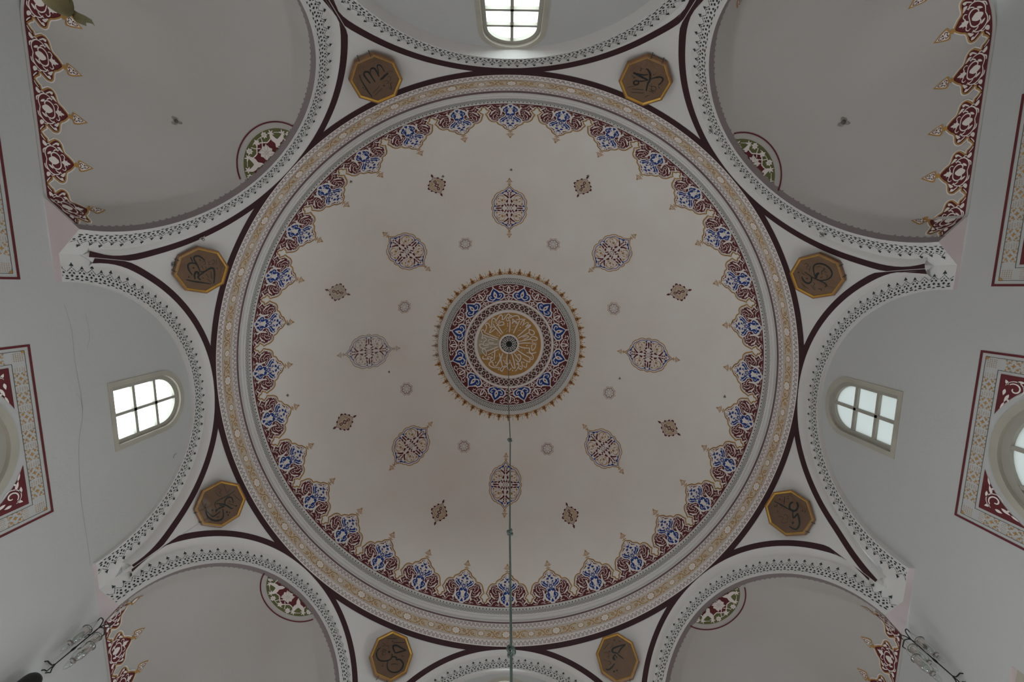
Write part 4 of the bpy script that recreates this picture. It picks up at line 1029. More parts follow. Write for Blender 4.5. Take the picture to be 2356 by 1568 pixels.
# roundel pattern on the crown of a corner vault (plan coordinates, quarter symmetric)
def vault_roundel():
    d = Draw(); R = .122
    def ring(k, r, w, z, n=64): d.stroke(k, circ(0, 0, r, n), w, z, closed=True)
    d.fill('vault_plaster_shaded', circ(0, 0, R, 64), 0); ring('crimson', R, .0038, 3); d.fill('green', circ(0, 0, R * .865, 64), 1)
    lob = []
    for q in range(4):
        b = q * math.pi / 2
        for a, r in ((0, .60), (14, .66), (20, .62), (26, .60), (36, .66), (45, .72), (54, .66), (64, .60), (70, .62), (76, .66)):
            lob.append((R * r * math.cos(b + math.radians(a)), R * r * math.sin(b + math.radians(a))))
    d.fill('crimson', lob, 2); d.stroke('paint_white', lob, .0034, 3, closed=True)
    def rot(dr, a):
        ca, sa = math.cos(a), math.sin(a); d.add(dr.xform(lambda x, y: (x * ca - y * sa, x * sa + y * ca)))
    arm = Draw()   # along +x
    arm.stroke('paint_white', [(.012, 0), (.058, 0)], .0036, 4); arm.fill('paint_white', cr([(.045, 0), (.052, .006), (.064, .008), (.070, .016), (.080, .022), (.092, .020), (.083, .010), (.078, .004), (.076, 0), (.078, -.004), (.083, -.010), (.092, -.020), (.080, -.022), (.070, -.016), (.064, -.008), (.052, -.006)], True, 3), 4)
    fl = Draw()    # on the diagonal
    x = .052; fl.fill('paint_white', star(x, 0, .0215, .0175, 8, .2), 4); fl.stroke('greyline', circ(x, 0, .0035, 8), .0008, 5, closed=True)
    for k in range(4):
        a = k * math.pi / 2 + math.pi / 4; fl.fill('paint_white', leaf(x + .004 * math.cos(a), .004 * math.sin(a), x + .026 * math.cos(a), .026 * math.sin(a), .005), 5); fl.stroke('greyline', leaf(x + .004 * math.cos(a), .004 * math.sin(a), x + .024 * math.cos(a), .024 * math.sin(a), .005), .0007, 6, closed=True)
    fl.stroke('paint_white', [(.072, .004), (.082, .016), (.092, .022)], .0026, 4); fl.stroke('paint_white', [(.072, -.004), (.082, -.016), (.092, -.022)], .0026, 4); fl.fill('paint_white', star(.090, 0, .0105, .006, 5, .3), 4)
    sm = Draw()
    sm.fill('paint_white', star(.094, 0, .0105, .0065, 7), 4); sm.stroke('greyline', circ(.094, 0, .003, 6), .0007, 5, closed=True)
    sp = Draw()
    for k in range(5): a = math.radians(50 + 65 * k - 130); sp.fill('paint_white', leaf(.093, 0, .093 + .011 * math.cos(a), .011 * math.sin(a), .0022), 4)
    tw = Draw(); tw.stroke('paint_white', spiral(0, 0, .094, .094, -.30, .30, 10), .0016, 4); tw.fill('paint_white', leaf(.094, .012, .101, .020, .002), 4); tw.fill('paint_white', leaf(.094, .014, .086, .021, .002), 4)
    for q in range(4):
        b = q * math.pi / 2; rot(arm, b); rot(fl, b + math.pi / 4)
        for a in (24, 66): rot(sm, b + math.radians(a)); rot(tw, b + math.radians(a - 12))
        for a in (11, 79): rot(sp, b + math.radians(a))
    d.stroke('paint_white', circ(0, 0, .030, 24), .0022, 4, closed=True); d.fill('paint_white', star(0, 0, .017, .013, 8), 5); d.stroke('greyline', circ(0, 0, .006, 10), .0008, 6, closed=True)
    return d
VR = vault_roundel()
for Vt in vaults:
    n = 10; per = Vt.L / n
    for k in range(n):
        q = VC.xform(lambda x, y: ((k + .5 + x) * per, y * per * 1.0), per)
        mb = MB(); q.emit(mb, Vt.mp, .02); cx_ = Vt.mp((k + .5) * per, .01, 0)
        o = mb.build('painted_crest', Vt.ob, (0, 0, 0))
        o['label'] = 'crimson and white crest with gold outline rising from the vault edge'
    sh = {315: .036, 45: .055, 225: .030, 135: .035}[Vt.A.az]; ex_, ey_ = Vt.A.n.x * sh, Vt.A.n.y * sh
    mb = MB(); VR.emit(mb, lambda x, y, z: Vt.top(x - ex_, y - ey_, z), .012, keep=lambda x, y: (x - ex_) * Vt.A.n.x + (y - ey_) * Vt.A.n.y > .0005)
    o = mb.build('painted_roundel', Vt.ob, (0, 0, 0)); o['label'] = 'olive green and crimson flower roundel cut by the arch'

# ---- painted square panels round the circular windows
def panel(sd, c, par):
    d = Draw(); h = .1955
    def frame(k, a, b, z):
        for P in ([(-a, -a), (a, -a), (b, -b), (-b, -b)], [(a, -a), (a, a), (b, b), (b, -b)], [(a, a), (-a, a), (-b, b), (b, b)], [(-a, a), (-a, -a), (-b, -b), (-b, b)]): d.fill(k, P, z)
    frame('crimson', h, h - .0050, 2); frame('dark', h - .0118, h - .0126, 2); frame('dark', h - .0376, h - .0384, 2)
    m_ = h - .0251; per = 2 * m_ / 8
    u = Draw(); w = .0118
    i0 = 0
    u.fill('gold', star(0, 0, .0052, .0021, 4), 2)
    for sx in (1, -1):
        for sy in (1, -1):
            u.fill('gold', [(.0035 * sx, .0065 * sy), (.0100 * sx, .0030 * sy), (.0090 * sx, .0090 * sy)], 2); u.fill('gold', [(.0115 * sx, w * sy), (.0150 * sx, w * sy), (.0125 * sx, .0070 * sy)], 2)
            u.fill('gold', [(.0105 * sx, .0012 * sy), (.0135 * sx, .0045 * sy), (.0125 * sx, .0052 * sy), (.0098 * sx, .0022 * sy)], 2)
            u.fill('gold', [(.0020 * sx, w * sy), (.0065 * sx, w * sy), (.0042 * sx, .0092 * sy)], 2)
    for x in (.0165, .0195, .0225): 
        for y in (-.0085, -.0045, 0, .0045, .0085): u.fill('gold', circ(x + (.0015 if abs(y) in (.0045,) else 0), y, .0009, 4), 2)
    for q in range(4):
        ca, sa = [(1, 0), (0, 1), (-1, 0), (0, -1)][q]
        for k in range(8):
            if k == 0: continue
            d.add(u.xform(lambda x, y: ((lambda X, Y: (X * ca - Y * sa, X * sa + Y * ca))(-m_ + k * per + x - .004, -m_ + y))))
        cnr = Draw()
        for i_ in range(5):
            for j_ in range(5): cnr.fill('gold', circ(-m_ - .008 + i_ * .004, -m_ - .008 + j_ * .004, .0011, 4), 2)
        cnr.fill('gold', [(-m_ - .0125, -m_ - .0125), (-m_ - .005, -m_ - .0125), (-m_ - .0125, -m_ - .005)], 2)
        d.add(cnr.xform(lambda x, y: (x * ca - y * sa, x * sa + y * ca)))
        # spandrel
        g_ = h - .0444; Rs = .1634; ee = math.sqrt(Rs * Rs - g_ * g_); a0 = math.atan2(-ee, -g_); a1 = math.atan2(-g_, -ee)
        a0 = math.pi + math.atan2(ee, g_); a1 = math.pi + math.atan2(g_, ee)
        pts = [(-g_, -g_)] + [(Rs * math.cos(a1 + (a0 - a1) * j / 14), Rs * math.sin(a1 + (a0 - a1) * j / 14)) for j in range(15)]
        sp_ = Draw(); sp_.fill('crimson', pts, 2)
        o_ = -g_
        sp_.stroke('paint_white', spiral(o_ + .028, o_ + .028, .013, .003, -2.4, 3.4, 24), .0030, 3, .3); sp_.stroke('paint_white', spiral(o_ + .028, o_ + .028, .0175, .015, -2.8, 1.2, 16), .0018, 3, .4)
        for a, b, c2, e2, w_ in ((.040, .020, .058, .013, .003), (.058, .014, .074, .008, .002), (.020, .040, .013, .058, .003), (.014, .058, .008, .074, .002), (.016, .020, .010, .010, .003), (.030, .012, .044, .010, .003), (.012, .030, .010, .044, .003), (.05, .018, .056, .022, .002), (.018, .05, .022, .056, .002)):
            sp_.fill('paint_white', leaf(o_ + a, o_ + b, o_ + c2, o_ + e2, w_), 3)
        d.add(sp_.xform(lambda x, y: (x * ca - y * sa, x * sa + y * ca)))
    mb = MB(); d.emit(mb, lambda x, y, z: wall_pt(sd, c + x, ZPAN + y, -.0002 - z * LAY), .2)
    o = mb.build('painted_panel', par, (0, 0, 0)); o['label'] = 'painted square frame of gold knots with crimson corner scrolls'
for sd, c in PAN: panel(sd, c, bpy.data.objects['wall_left' if sd == 'L' else 'wall_right'])

# ================================================================== THINGS
# ---- eight framed calligraphy plaques standing on the pendentives
PLQ = [((-.3944, -.9388, 1.2986), (.3404, .8449, -.4126), .0773), ((.3898, -.9421, 1.2948), (-.3258, .8464, -.4212), .0778), ((-.9447, -.3839, 1.2941), (.828, .3157, -.4634), .0764), ((.9461, -.3867, 1.2865), (-.7995, .3818, -.4638), .0763),
       ((-.9477, .3774, 1.2931), (.806, -.318, -.500), .0759), ((.9415, .3931, 1.2923), (-.7979, -.41, -.4418), .0762), ((-.3994, .9382, 1.2944), (.4187, -.8235, -.3828), .0769), ((.3918, .9414, 1.2944), (-.3000, -.8282, -.4733), .0755)]
CROPS = [(790, 110, 11.2), (1410, 110, 11.2), (385, 550, 11.2), (1805, 570, 11.2), (435, 1090, 11.2), (1740, 1110, 11.2), (830, 1430, 11.36), (1350, 1440, 12.25)]
INK = [
 [([(410, 690), (470, 850), (560, 1000), (640, 1130), (700, 1210), (742, 1275)], 40), ([(700, 912), (640, 850), (570, 760), (530, 680), (560, 622), (640, 622), (690, 680), (760, 790), (822, 884)], 58), ([(700, 640), (700, 560), (750, 522), (810, 540), (850, 600), (890, 680), (920, 745)], 50), ([(912, 700), (890, 560), (872, 480), (900, 442), (960, 460), (1020, 540), (1070, 630)], 34),
  ([(760, 1170), (930, 990)], 14), ([(800, 1240), (1010, 1035)], 14), ([(950, 820), (1020, 770), (1090, 700), (1160, 650)], 66), ([(1180, 1020), (1240, 1060), (1220, 920), (1270, 900)], 18), ([(1030, 960), (1070, 990)], 30), ([(540, 1080), (570, 1060)], 20), ([(1060, 880), (1120, 840), (1170, 900), (1110, 920)], 14), ([(1130, 760), (1200, 730), (1220, 800), (1180, 860)], 14), ([(500, 1010), (530, 1040)], 26), ([(1080, 640), (1200, 600), (1290, 620)], 10)],
 [([(860, 535), (930, 600), (965, 700), (950, 830), (900, 930), (860, 1110)], 62), ([(525, 640), (620, 685), (740, 750), (905, 830)], 68), ([(910, 685), (800, 700), (640, 670), (540, 640)], 40), ([(905, 835), (720, 860), (600, 850), (542, 880), (560, 942), (640, 942), (668, 890), (610, 852)], 46), ([(945, 820), (1080, 770), (1220, 752), (1290, 800), (1262, 880), (1170, 965)], 46),
  ([(510, 1058), (790, 1082)], 18), ([(475, 1145), (805, 1165)], 18), ([(370, 1050), (400, 1010), (470, 1000), (600, 975)], 14), ([(700, 520), (750, 535), (700, 585), (730, 580)], 16), ([(540, 750), (565, 780)], 34), ([(480, 700), (530, 740)], 14), ([(1040, 690), (1070, 700)], 30), ([(1120, 630), (1090, 680)], 12), ([(930, 950), (990, 1000), (1060, 990), (1120, 1040), (1090, 1100)], 18), ([(1000, 900), (1000, 1100), (1060, 1190)], 14), ([(920, 1110), (1000, 1120), (1090, 1080)], 14), ([(1180, 1000), (1200, 1050)], 16), ([(820, 1290), (850, 1250), (940, 1220)], 16), ([(960, 1050), (1100, 1150)], 14)],
 [([(485, 1040), (650, 1080), (850, 1110), (1125, 1150)], 42), ([(842, 835), (790, 700), (702, 540), (690, 460), (780, 430), (880, 470), (970, 552)], 50), ([(645, 925), (560, 800), (530, 680), (582, 620), (700, 620), (780, 672)], 52), ([(845, 842), (960, 832), (1060, 770), (1160, 740), (1208, 800), (1216, 950), (1200, 1145)], 52), ([(860, 1055), (795, 985), (820, 930), (950, 855)], 50), ([(718, 1030), (700, 930), (740, 845), (810, 870), (770, 910)], 62), ([(598, 455), (652, 582)], 34),
  ([(1015, 1020), (1175, 1145)], 12), ([(1120, 820), (1150, 1025)], 14), ([(1000, 890), (1060, 990)], 14), ([(655, 735), (700, 740)], 42), ([(535, 970), (570, 972)], 42), ([(910, 600), (960, 570), (980, 640), (920, 650)], 14), ([(1040, 590), (1100, 590)], 14), ([(1050, 640), (1100, 650)], 14), ([(1140, 560), (1200, 530), (1220, 600), (1160, 640), (1210, 660)], 14), ([(1260, 520), (1270, 640)], 12), ([(880, 680), (930, 760)], 16), ([(1270, 745), (1300, 750)], 26), ([(830, 520), (860, 560)], 20), ([(980, 700), (1010, 760)], 16), ([(900, 990), (940, 1010)], 20)],
 [([(805, 800), (760, 640), (748, 490), (820, 415), (960, 410), (1100, 470), (1200, 580), (1222, 690), (1150, 785), (1010, 835), (880, 835)], 46), ([(890, 640), (830, 690), (812, 790)], 78), ([(1040, 1010), (1085, 960), (1010, 895), (850, 820), (700, 745), (520, 615)], 38), ([(690, 735), (692, 850), (620, 912), (530, 880), (462, 790), (450, 730)], 48),
  ([(435, 905), (520, 990), (620, 1050)], 16), ([(560, 780), (600, 800)], 34), ([(820, 490), (900, 480), (960, 500)], 14), ([(980, 520), (1040, 540), (960, 610), (960, 700)], 22), ([(1020, 600), (1090, 640)], 14), ([(1050, 690), (1110, 720), (1080, 780)], 16), ([(500, 430), (560, 400), (620, 450), (560, 500), (640, 560)], 14), ([(640, 600), (660, 480)], 14), ([(340, 630), (380, 625)], 24), ([(430, 640), (520, 700)], 14), ([(720, 880), (780, 920), (740, 980), (800, 1040)], 16), ([(860, 1050), (940, 1060), (950, 1110)], 20), ([(680, 960), (760, 1060), (800, 1080)], 16), ([(920, 770), (980, 740)], 20)],
 [([(1185, 430), (1000, 550), (760, 670), (662, 760), (700, 880)], 26), ([(700, 900), (690, 960), (760, 890), (880, 840), (900, 830), (780, 800)], 44), ([(690, 760), (860, 772), (980, 815), (1080, 880), (1135, 880)], 46), ([(930, 790), (925, 690), (1000, 602), (1100, 612), (1142, 745)], 44), ([(445, 905), (460, 1050), (560, 1160), (700, 1202), (840, 1160), (884, 1050), (870, 900)], 54), ([(465, 960), (560, 1060), (640, 1085), (800, 965)], 40),
  ([(580, 930), (620, 935)], 56), ([(950, 980), (1000, 975)], 50), ([(1030, 985), (1060, 990)], 40), ([(990, 1050), (1020, 1055)], 50), ([(880, 240), (930, 370), (995, 515)], 12), ([(1130, 510), (1315, 685)], 14), ([(995, 740), (1210, 835)], 16), ([(1190, 830), (1240, 810)], 34), ([(1040, 400), (1000, 470)], 12), ([(700, 1120), (760, 1090), (740, 1140)], 18), ([(760, 360), (830, 420), (780, 480), (860, 520)], 14), ([(700, 480), (760, 560), (840, 560)], 14), ([(1030, 680), (1070, 720)], 22), ([(440, 760), (410, 840), (440, 900)], 40)],
 [([(465, 478), (650, 570), (760, 640), (870, 700)], 34), ([(945, 490), (870, 550), (862, 660), (950, 725), (1040, 690), (1075, 590), (1045, 495)], 62), ([(940, 745), (950, 900), (1010, 860), (1065, 805), (1108, 950), (1110, 1080), (1040, 1192), (950, 1182), (850, 1120)], 56), ([(955, 1000), (930, 1060)], 46),
  ([(735, 350), (708, 560)], 20), ([(810, 350), (830, 355)], 30), ([(790, 405), (850, 415)], 18), ([(1170, 710), (1200, 740), (1190, 690)], 18), ([(1240, 770), (1270, 710)], 16), ([(590, 410), (630, 435)], 22), ([(460, 560), (480, 620), (540, 560), (520, 640)], 16), ([(600, 570), (680, 600), (640, 640)], 16), ([(700, 660), (720, 680)], 20), ([(560, 880), (640, 860), (700, 920), (640, 980)], 12), ([(700, 850), (760, 820), (820, 900), (780, 960)], 12), ([(620, 1000), (720, 1040), (820, 990)], 12), ([(540, 700), (550, 760)], 12)],
 [([(905, 820), (845, 680), (870, 612), (960, 622), (1080, 690), (1185, 742)], 56), ([(1185, 742), (1040, 775), (905, 815)], 46), ([(820, 840), (820, 920), (860, 905), (930, 930), (940, 985), (1000, 975), (1060, 1010), (1112, 1110), (1060, 1230), (960, 1305), (830, 1312), (730, 1260), (688, 1150), (705, 1010)], 48), ([(825, 900), (760, 985), (620, 1022), (480, 992), (412, 870), (440, 740), (520, 670)], 44), ([(720, 780), (770, 785)], 62),
  ([(700, 437), (945, 430)], 18), ([(865, 540), (1155, 535)], 18), ([(785, 1118), (880, 1090), (975, 1118)], 20), ([(820, 490), (850, 520)], 20), ([(520, 780), (600, 740), (560, 860), (640, 850)], 14), ([(560, 540), (640, 600), (540, 640)], 12), ([(640, 640), (720, 620), (740, 700)], 12), ([(560, 700), (660, 740), (620, 800)], 14), ([(1070, 860), (1100, 900), (1140, 870)], 16), ([(540, 1140), (580, 1160), (580, 1090)], 16)],
 [([(1092, 510), (900, 560), (750, 620), (715, 690), (760, 735), (880, 762)], 60), ([(1080, 540), (1000, 590), (930, 680), (890, 760)], 48), ([(800, 790), (740, 890), (790, 940), (760, 860)], 54), ([(785, 1050), (700, 1160), (610, 1222), (535, 1200)], 56), ([(860, 770), (950, 850), (1045, 920)], 36), ([(795, 790), (860, 900)], 26),
  ([(620, 705), (660, 715)], 52), ([(745, 1270), (800, 1270)], 58), ([(830, 1240), (870, 1245)], 56), ([(480, 645), (640, 460)], 16), ([(640, 620), (700, 570), (745, 480)], 14), ([(560, 880), (640, 820), (600, 920)], 12), ([(570, 1010), (640, 980), (680, 1040), (620, 1080)], 18), ([(480, 760), (560, 730), (640, 790)], 12), ([(750, 390), (790, 380), (770, 430)], 18), ([(900, 400), (940, 440)], 22), ([(440, 900), (520, 960), (600, 950)], 12)],
]
PLAB = ['octagonal gilt-framed calligraphy plaque, top left of the dome, with three looped strokes',
        'octagonal gilt-framed calligraphy plaque, top right of the dome, with crossed heavy strokes',
        'octagonal calligraphy plaque on the upper left pendentive with a coil of wire behind its edge',
        'octagonal calligraphy plaque on the upper right pendentive, one large open oval stroke',
        'octagonal calligraphy plaque on the lower left pendentive, glass catching a faint reflection',
        'octagonal calligraphy plaque on the lower right pendentive beside the right arch, unreflecting',
        'octagonal calligraphy plaque at the bottom edge, left of the hanging rod, two round bowls',
        'octagonal calligraphy plaque at the bottom edge, right of the hanging rod']
for i, (c, n, R) in enumerate(PLQ):
    c = Vector(c); n = Vector(n).normalized(); u = (Vector((0, 0, 1)) - n * n.z).normalized(); r_ = u.cross(n)
    th = thing('calligraphy_plaque', PLAB[i], 'framed calligraphy', c - u * R * .92 - n * .008, 'octagonal calligraphy plaques round the dome')
    def oc(r, d): return [c + (u * math.sin(math.pi / 8 + k * math.pi / 4) + r_ * math.cos(math.pi / 8 + k * math.pi / 4)) * r + n * d for k in range(8)]
    mb = MB()
    P = [(R, -.011, 'wood'), (R, -.0035, 'wood'), (R * .985, -.0005, 'wood'), (R * .93, 0, 'wood'), (R * .925, -.0008, 'gilt'), (R * .875, -.0036, 'gilt'), (R * .868, -.0036, 'wood'), (R * .862, -.0052, 'wood')]
    for a, b in zip(P[:-1], P[1:]): mb.grid([oc(a[0], a[1]), oc(b[0], b[1])], b[2], True)
    mb.poly(oc(R, -.011)[::-1], 'wood'); mb.build('frame', th, c, smooth=False)
    mb = MB(); mb.poly(oc(R * .866, -.0050), 'board'); bd = mb.build('board', th, c, smooth=False)
    ox, oy, s_ = CROPS[i]; plane = c - n * .0048
    def pm_(x, y, z, ox=ox, oy=oy, s_=s_, plane=plane, n=n):
        d = ray(ox + x / s_, oy + y / s_); t = (plane - CAM).dot(n) / d.dot(n); return CAM + d * t
    d = Draw()
    for pts, w in INK[i]: d.stroke('ink', cr(pts, n=5), w * .92, 1, .45 if len(pts) > 2 else .15)
    mb = MB(); d.emit(mb, pm_, 60)
    o = mb.build('lettering', bd, c, smooth=False); o['label'] = 'black brushed script'
    mb = MB(); mb.poly(oc(R * .868, -.0040), 'picture_glass'); mb.build('glass', th, c, smooth=False)
    for sg in (-1, 1):
        mb = MB(); b0 = c + r_ * (.017 * sg) - u * (R * .924 + .001); mb.tube([b0 - n * .030 - u * .002, b0 - n * .008, b0 + n * .0005], .0011, 'iron', 6); mb.tube([b0 + n * .0003, b0 + n * .0008 + u * .004], .0011, 'iron', 6)
        mb.build('support_pin', th, c)
    if i == 2:
        mb = MB(); b0 = c - u * (R * .924 + .004) - n * .010 - r_ * .004
        for k in range(3): mb.tube([b0 + r_ * math.cos(t) * (.0045 - .0006 * k) + (u * math.sin(t) * .0038) + n * .001 * k + r_ * .003 * k for t in [2 * math.pi * q / 14 for q in range(15)]], .0006, 'iron', 5, False)
        mb.build('wire_coil', th, c)
# ---- the rod that hangs from the crown of the dome
def on_axis(px, py):
    d = ray(px, py); t = (0 - CAM.y) / d.y; return CAM + d * t
th = thing('hanging_rod', 'long jointed green-grey iron rod hanging from the centre of the dome', 'rod', (0, 0, DZ + DR))
top = Vector((0, 0, DZ + DR - .004))
mb = MB(); mb.lathe([(.0001, -.010), (.006, -.009), (.012, -.005), (.0145, .001), (.0145, .004)], top, (0, 0, 1), 'black', 20); mb.build('ceiling_rose', th, top)
J = [top - Vector((0, 0, .006)), on_axis(1169.5, 913), on_axis(1174, 1012), on_axis(1173, 1224), on_axis(1176, 1497), on_axis(1176.5, 1620)]
J[5] = Vector((J[4].x, J[4].y, .12))
rad = [.0012, .0012, .00135, .00135, .00135]
for k in range(5):
    a, b = J[k], J[k + 1]; dn = Vector((0, 0, -1))
    gap0 = [0, .0035, .004, .0050, .0050][k]; gap1 = [.0035, .004, .0050, .0050, 0][k]
    mb = MB(); A_ = a + dn * gap0; B_ = b - dn * gap1; mb.tube([A_, A_.lerp(B_, .5), B_], rad[k], 'iron', 10)
    # eyes at either end, turned a quarter against each other
    def eye(c_, ax, r=.0046): mb.tube([c_ + (ax * math.cos(t) + Vector((0, 0, 1)) * math.sin(t)) * r for t in [2 * math.pi * q / 18 for q in range(19)]], rad[k] * 1.05, 'iron', 8, False)
    X = Vector((.85, .5, 0)).normalized() if k % 2 else Vector((.6, -.8, 0)).normalized()
    if gap0: eye(A_ + dn * -.0040, X, .0040)
    if gap1: eye(B_ + dn * .0040, X, .0040)
    if k == 1: mb.lathe([(.0001, -.004), (.003, -.003), (.0036, 0), (.003, .003), (.0001, .004)], b + Vector((-.0035, -.001, .001)), (0, 0, 1), 'iron', 10)
    mb.build('rod_link', th, a)
mb = MB(); e_ = J[5]; mb.tube([e_, e_ + Vector((0, 0, -.01)), e_ + Vector((.006, 0, -.018)), e_ + Vector((.012, 0, -.010)), e_ + Vector((.011, 0, -.004))], .0013, 'iron', 8); mb.build('hook', th, e_)
# ---- wall lamps
def onx(px, py, X): d = ray(px, py); return CAM + d * ((X - CAM.x) / d.x)
def sconce(sg, pts, label):
    X = 1.036 * sg
    pb, pt = onx(*pts[0], X), onx(*pts[1], X); pt.y = pb.y = (pb.y + pt.y) / 2
    th = thing('wall_lamp', label, 'wall lamp', (W * sg, pb.y, pb.z), 'three-armed glass wall lamps')
    mb = MB(); mb.tube([pb, pb.lerp(pt, .4), pb.lerp(pt, .45), pb.lerp(pt, .5), pb.lerp(pt, .55), pt], [.0013, .0015, .0028, .0028, .0016, .0016], 'black', 10)
    mb.build('pole', th, pb)
    for dy, dz in ((.010, -.006), (-.011, -.004), (0, -.012)):
        mb = MB(); q = pb + Vector((0, dy, dz)); mb.tube([pb + Vector((0, 0, .006)), pb + Vector((0, dy * .4, dz * .3)), q, q + Vector((.008 * sg, dy * .3, .003)), q + Vector((.0145 * sg, dy * .3, .002))], .0013, 'black', 8); mb.build('foot', th, pb)
    q = pt.lerp(pb, .1); mb = MB(); mb.tube([q, Vector((1.051 * sg, q.y, q.z - .002))], .0014, 'black', 8); mb.lathe([(.0001, 0), (.006, 0), (.006, .003), (.0001, .003)], Vector((1.0505 * sg, q.y, q.z - .002)), (-sg, 0, 0), 'black', 12); mb.build('wall_bracket', th, pb)
    for k, (px, py, XX) in enumerate(pts[2:]):
        tip = onx(px, py, XX * sg); base = pt.lerp(pb, .12)
        out = tip - base; out.z = 0
        path_ = cr3([base, pt + Vector((0, 0, .010)), pt + out * .45 + Vector((0, 0, (tip.z - pt.z) * .5 + .016)), Vector((tip.x, tip.y, tip.z + .006)) - out * .05, tip + out.normalized() * .003, tip + Vector((0, 0, -.004))])
        mb = MB(); mb.tube(path_, .0013, 'black', 8); mb.build('arm', th, base)
        cup = tip + Vector((0, 0, -.040))
        mb = MB()
        for a in range(3):
            t = 2 * math.pi * a / 3 + .4; mb.tube([tip + Vector((0, 0, -.003)), cup + Vector((math.cos(t) * .0105, math.sin(t) * .0105, .006))], .00028, 'rust', 4)
        mb.build('chain', th, tip)
        mb = MB(); mb.lathe([(.0098, .008), (.0100, .004), (.0104, -.004), (.0112, -.014), (.0088, -.022), (.0050, -.027), (.0062, -.031), (.0070, -.038), (.0045, -.046), (.0016, -.050), (.0001, -.052)], cup, (0, 0, 1), 'lampglass', 18)
        mb.lathe([(.0110, .010), (.0096, .004), (.0100, -.004), (.0106, -.014), (.0082, -.021), (.0001, -.024)], cup, (0, 0, 1), 'lampglass', 18)
        mb.build('glass_shade', th, tip)
        mb = MB(); ring_ = [cup + Vector((math.cos(t) * .0118, math.sin(t) * .0118, .0100)) for t in [2 * math.pi * q_ / 18 for q_ in range(19)]]; mb.tube(ring_, .0007, 'rust', 5, False); mb.build('shade_ring', th, tip); mb = MB()
        mb.tube([cup + Vector((math.cos(t) * .0070, math.sin(t) * .0070, -.029)) for t in [2 * math.pi * q_ / 18 for q_ in range(19)]], .0007, 'rust', 5, False); mb.build('shade_ring', th, tip)
def cr3(P, n=5):
    out = []
    for i in range(len(P) - 1):
        p1, p2 = P[i], P[i + 1]; p0 = P[i - 1] if i else p1; p3 = P[i + 2] if i + 2 < len(P) else p2
        for k in range(n):
            t = k / n; out.append(.5 * (2 * p1 + (p2 - p0) * t + (2 * p0 - 5 * p1 + 4 * p2 - p3) * t * t + (3 * p1 - p0 - 3 * p2 + p3) * t ** 3))
    return out + [P[-1]]
sconce(-1, [(122, 1538), (217, 1446), (229, 1424, 1.020), (251, 1440, .990), (237, 1460, .975)], 'black iron wall lamp with glass shades on the left wall, lower left corner')
sconce(1, [(2197, 1562), (2106, 1476), (2089, 1450, 1.020), (2073, 1466, .990), (2080, 1488, .975)], 'black iron wall lamp with glass shades on the right wall, lower right corner')
# ---- small hooks left in the plaster
def hit_vault(Vt, px, py):
    d = ray(px, py); best = None
    for i in range(41):
        for j in range(41):
            q = Vt.pt(i / 40, math.pi / 2 * j / 41); v = (q - CAM).normalized(); e = (v - d).length
            if best is None or e < best[0]: best = (e, i / 40, math.pi / 2 * j / 41)
    _, a0, e0 = best; st = .025
    for _ in range(60):
        c_ = [(a0 + da * st, e0 + de * st) for da in (-1, 0, 1) for de in (-1, 0, 1)]
        b = min(c_, key=lambda t: ((Vt.pt(t[0], t[1]) - CAM).normalized() - d).length)
        if b == (a0, e0): st *= .6
        a0, e0 = b
    q = Vt.pt(a0, e0); du = Vt.pt(a0 + .01, e0) - q; dv = Vt.pt(a0, e0 + .01) - q; nn = du.cross(dv).normalized()
    if nn.dot(CAM - q) < 0: nn = -nn
    return q, nn
def make_hook(p, n, size, label):
    th = thing('ceiling_hook', label, 'hook', p, 'small hooks left in the plaster'); a = n.orthogonal().normalized()
    up = Vector((0, 0, 1)) - n * n.z; a = up.normalized() if up.length > .05 else a; b = n.cross(a)
    mb = MB(); pts = []
    for k in range(18):
        t = 2 * math.pi * k / 18; r = size * (1.0 + .3 * math.sin(3 * t + size * 900) + .18 * math.sin(5 * t)); pts.append(p + n * .0009 + (a * math.sin(t) + b * math.cos(t)) * r)
    mb.poly(pts, 'dirt'); mb.build('dust_mark', th, p, smooth=False)
    mb = MB(); mb.lathe([(size * .5, .0008), (size * .5, .0022), (size * .25, .0035), (.0001, .0036)], p, n, 'rust', 10); mb.build('base', th, p)
    mb = MB(); c0 = p + n * (.003 + size * .42)
    mb.tube([c0 + (n * math.cos(t) + b * math.sin(t)) * size * .42 for t in [2 * math.pi * q / 14 for q in range(14)]], size * .11, 'rust', 6, False); mb.build('ring', th, p)
vt = {v.A.az: v for v in vaults}
q, n_ = hit_vault(vt[315], 405, 279); make_hook(q, n_, .0105, 'grey ring hook in the middle of the upper left corner vault')
q, n_ = hit_vault(vt[45], 1941, 281); make_hook(q, n_, .0120, 'grey ring hook in the middle of the upper right corner vault')
HK = [((895, 855), 'tiny hook near the centre, between the left medallion and a star'), ((1426, 870), 'tiny hook right of centre, between a star and the right medallion'), ((661, 909), 'tiny hook beside the left rim crests of the dome'), ((1668, 912), 'tiny hook beside the right rim crests, below the middle'),
      ((807, 417), 'tiny hook beside the upper left rim crests'), ((1176, 390), 'tiny hook above the tip of the topmost large medallion'), ((1019, 405), 'tiny hook at the corner of the upper left lozenge'), ((1353, 404), 'tiny hook at the corner of the upper right lozenge'), ((1687, 740), 'tiny hook touching a right rim pendant'), ((662, 745), 'tiny hook touching a left rim pendant')]
for (px, py), lb in HK:
    q = hit_sphere(px, py, DZ, DR); n_ = (Vector((0, 0, DZ)) - q).normalized(); make_hook(q, n_, .0062, lb)
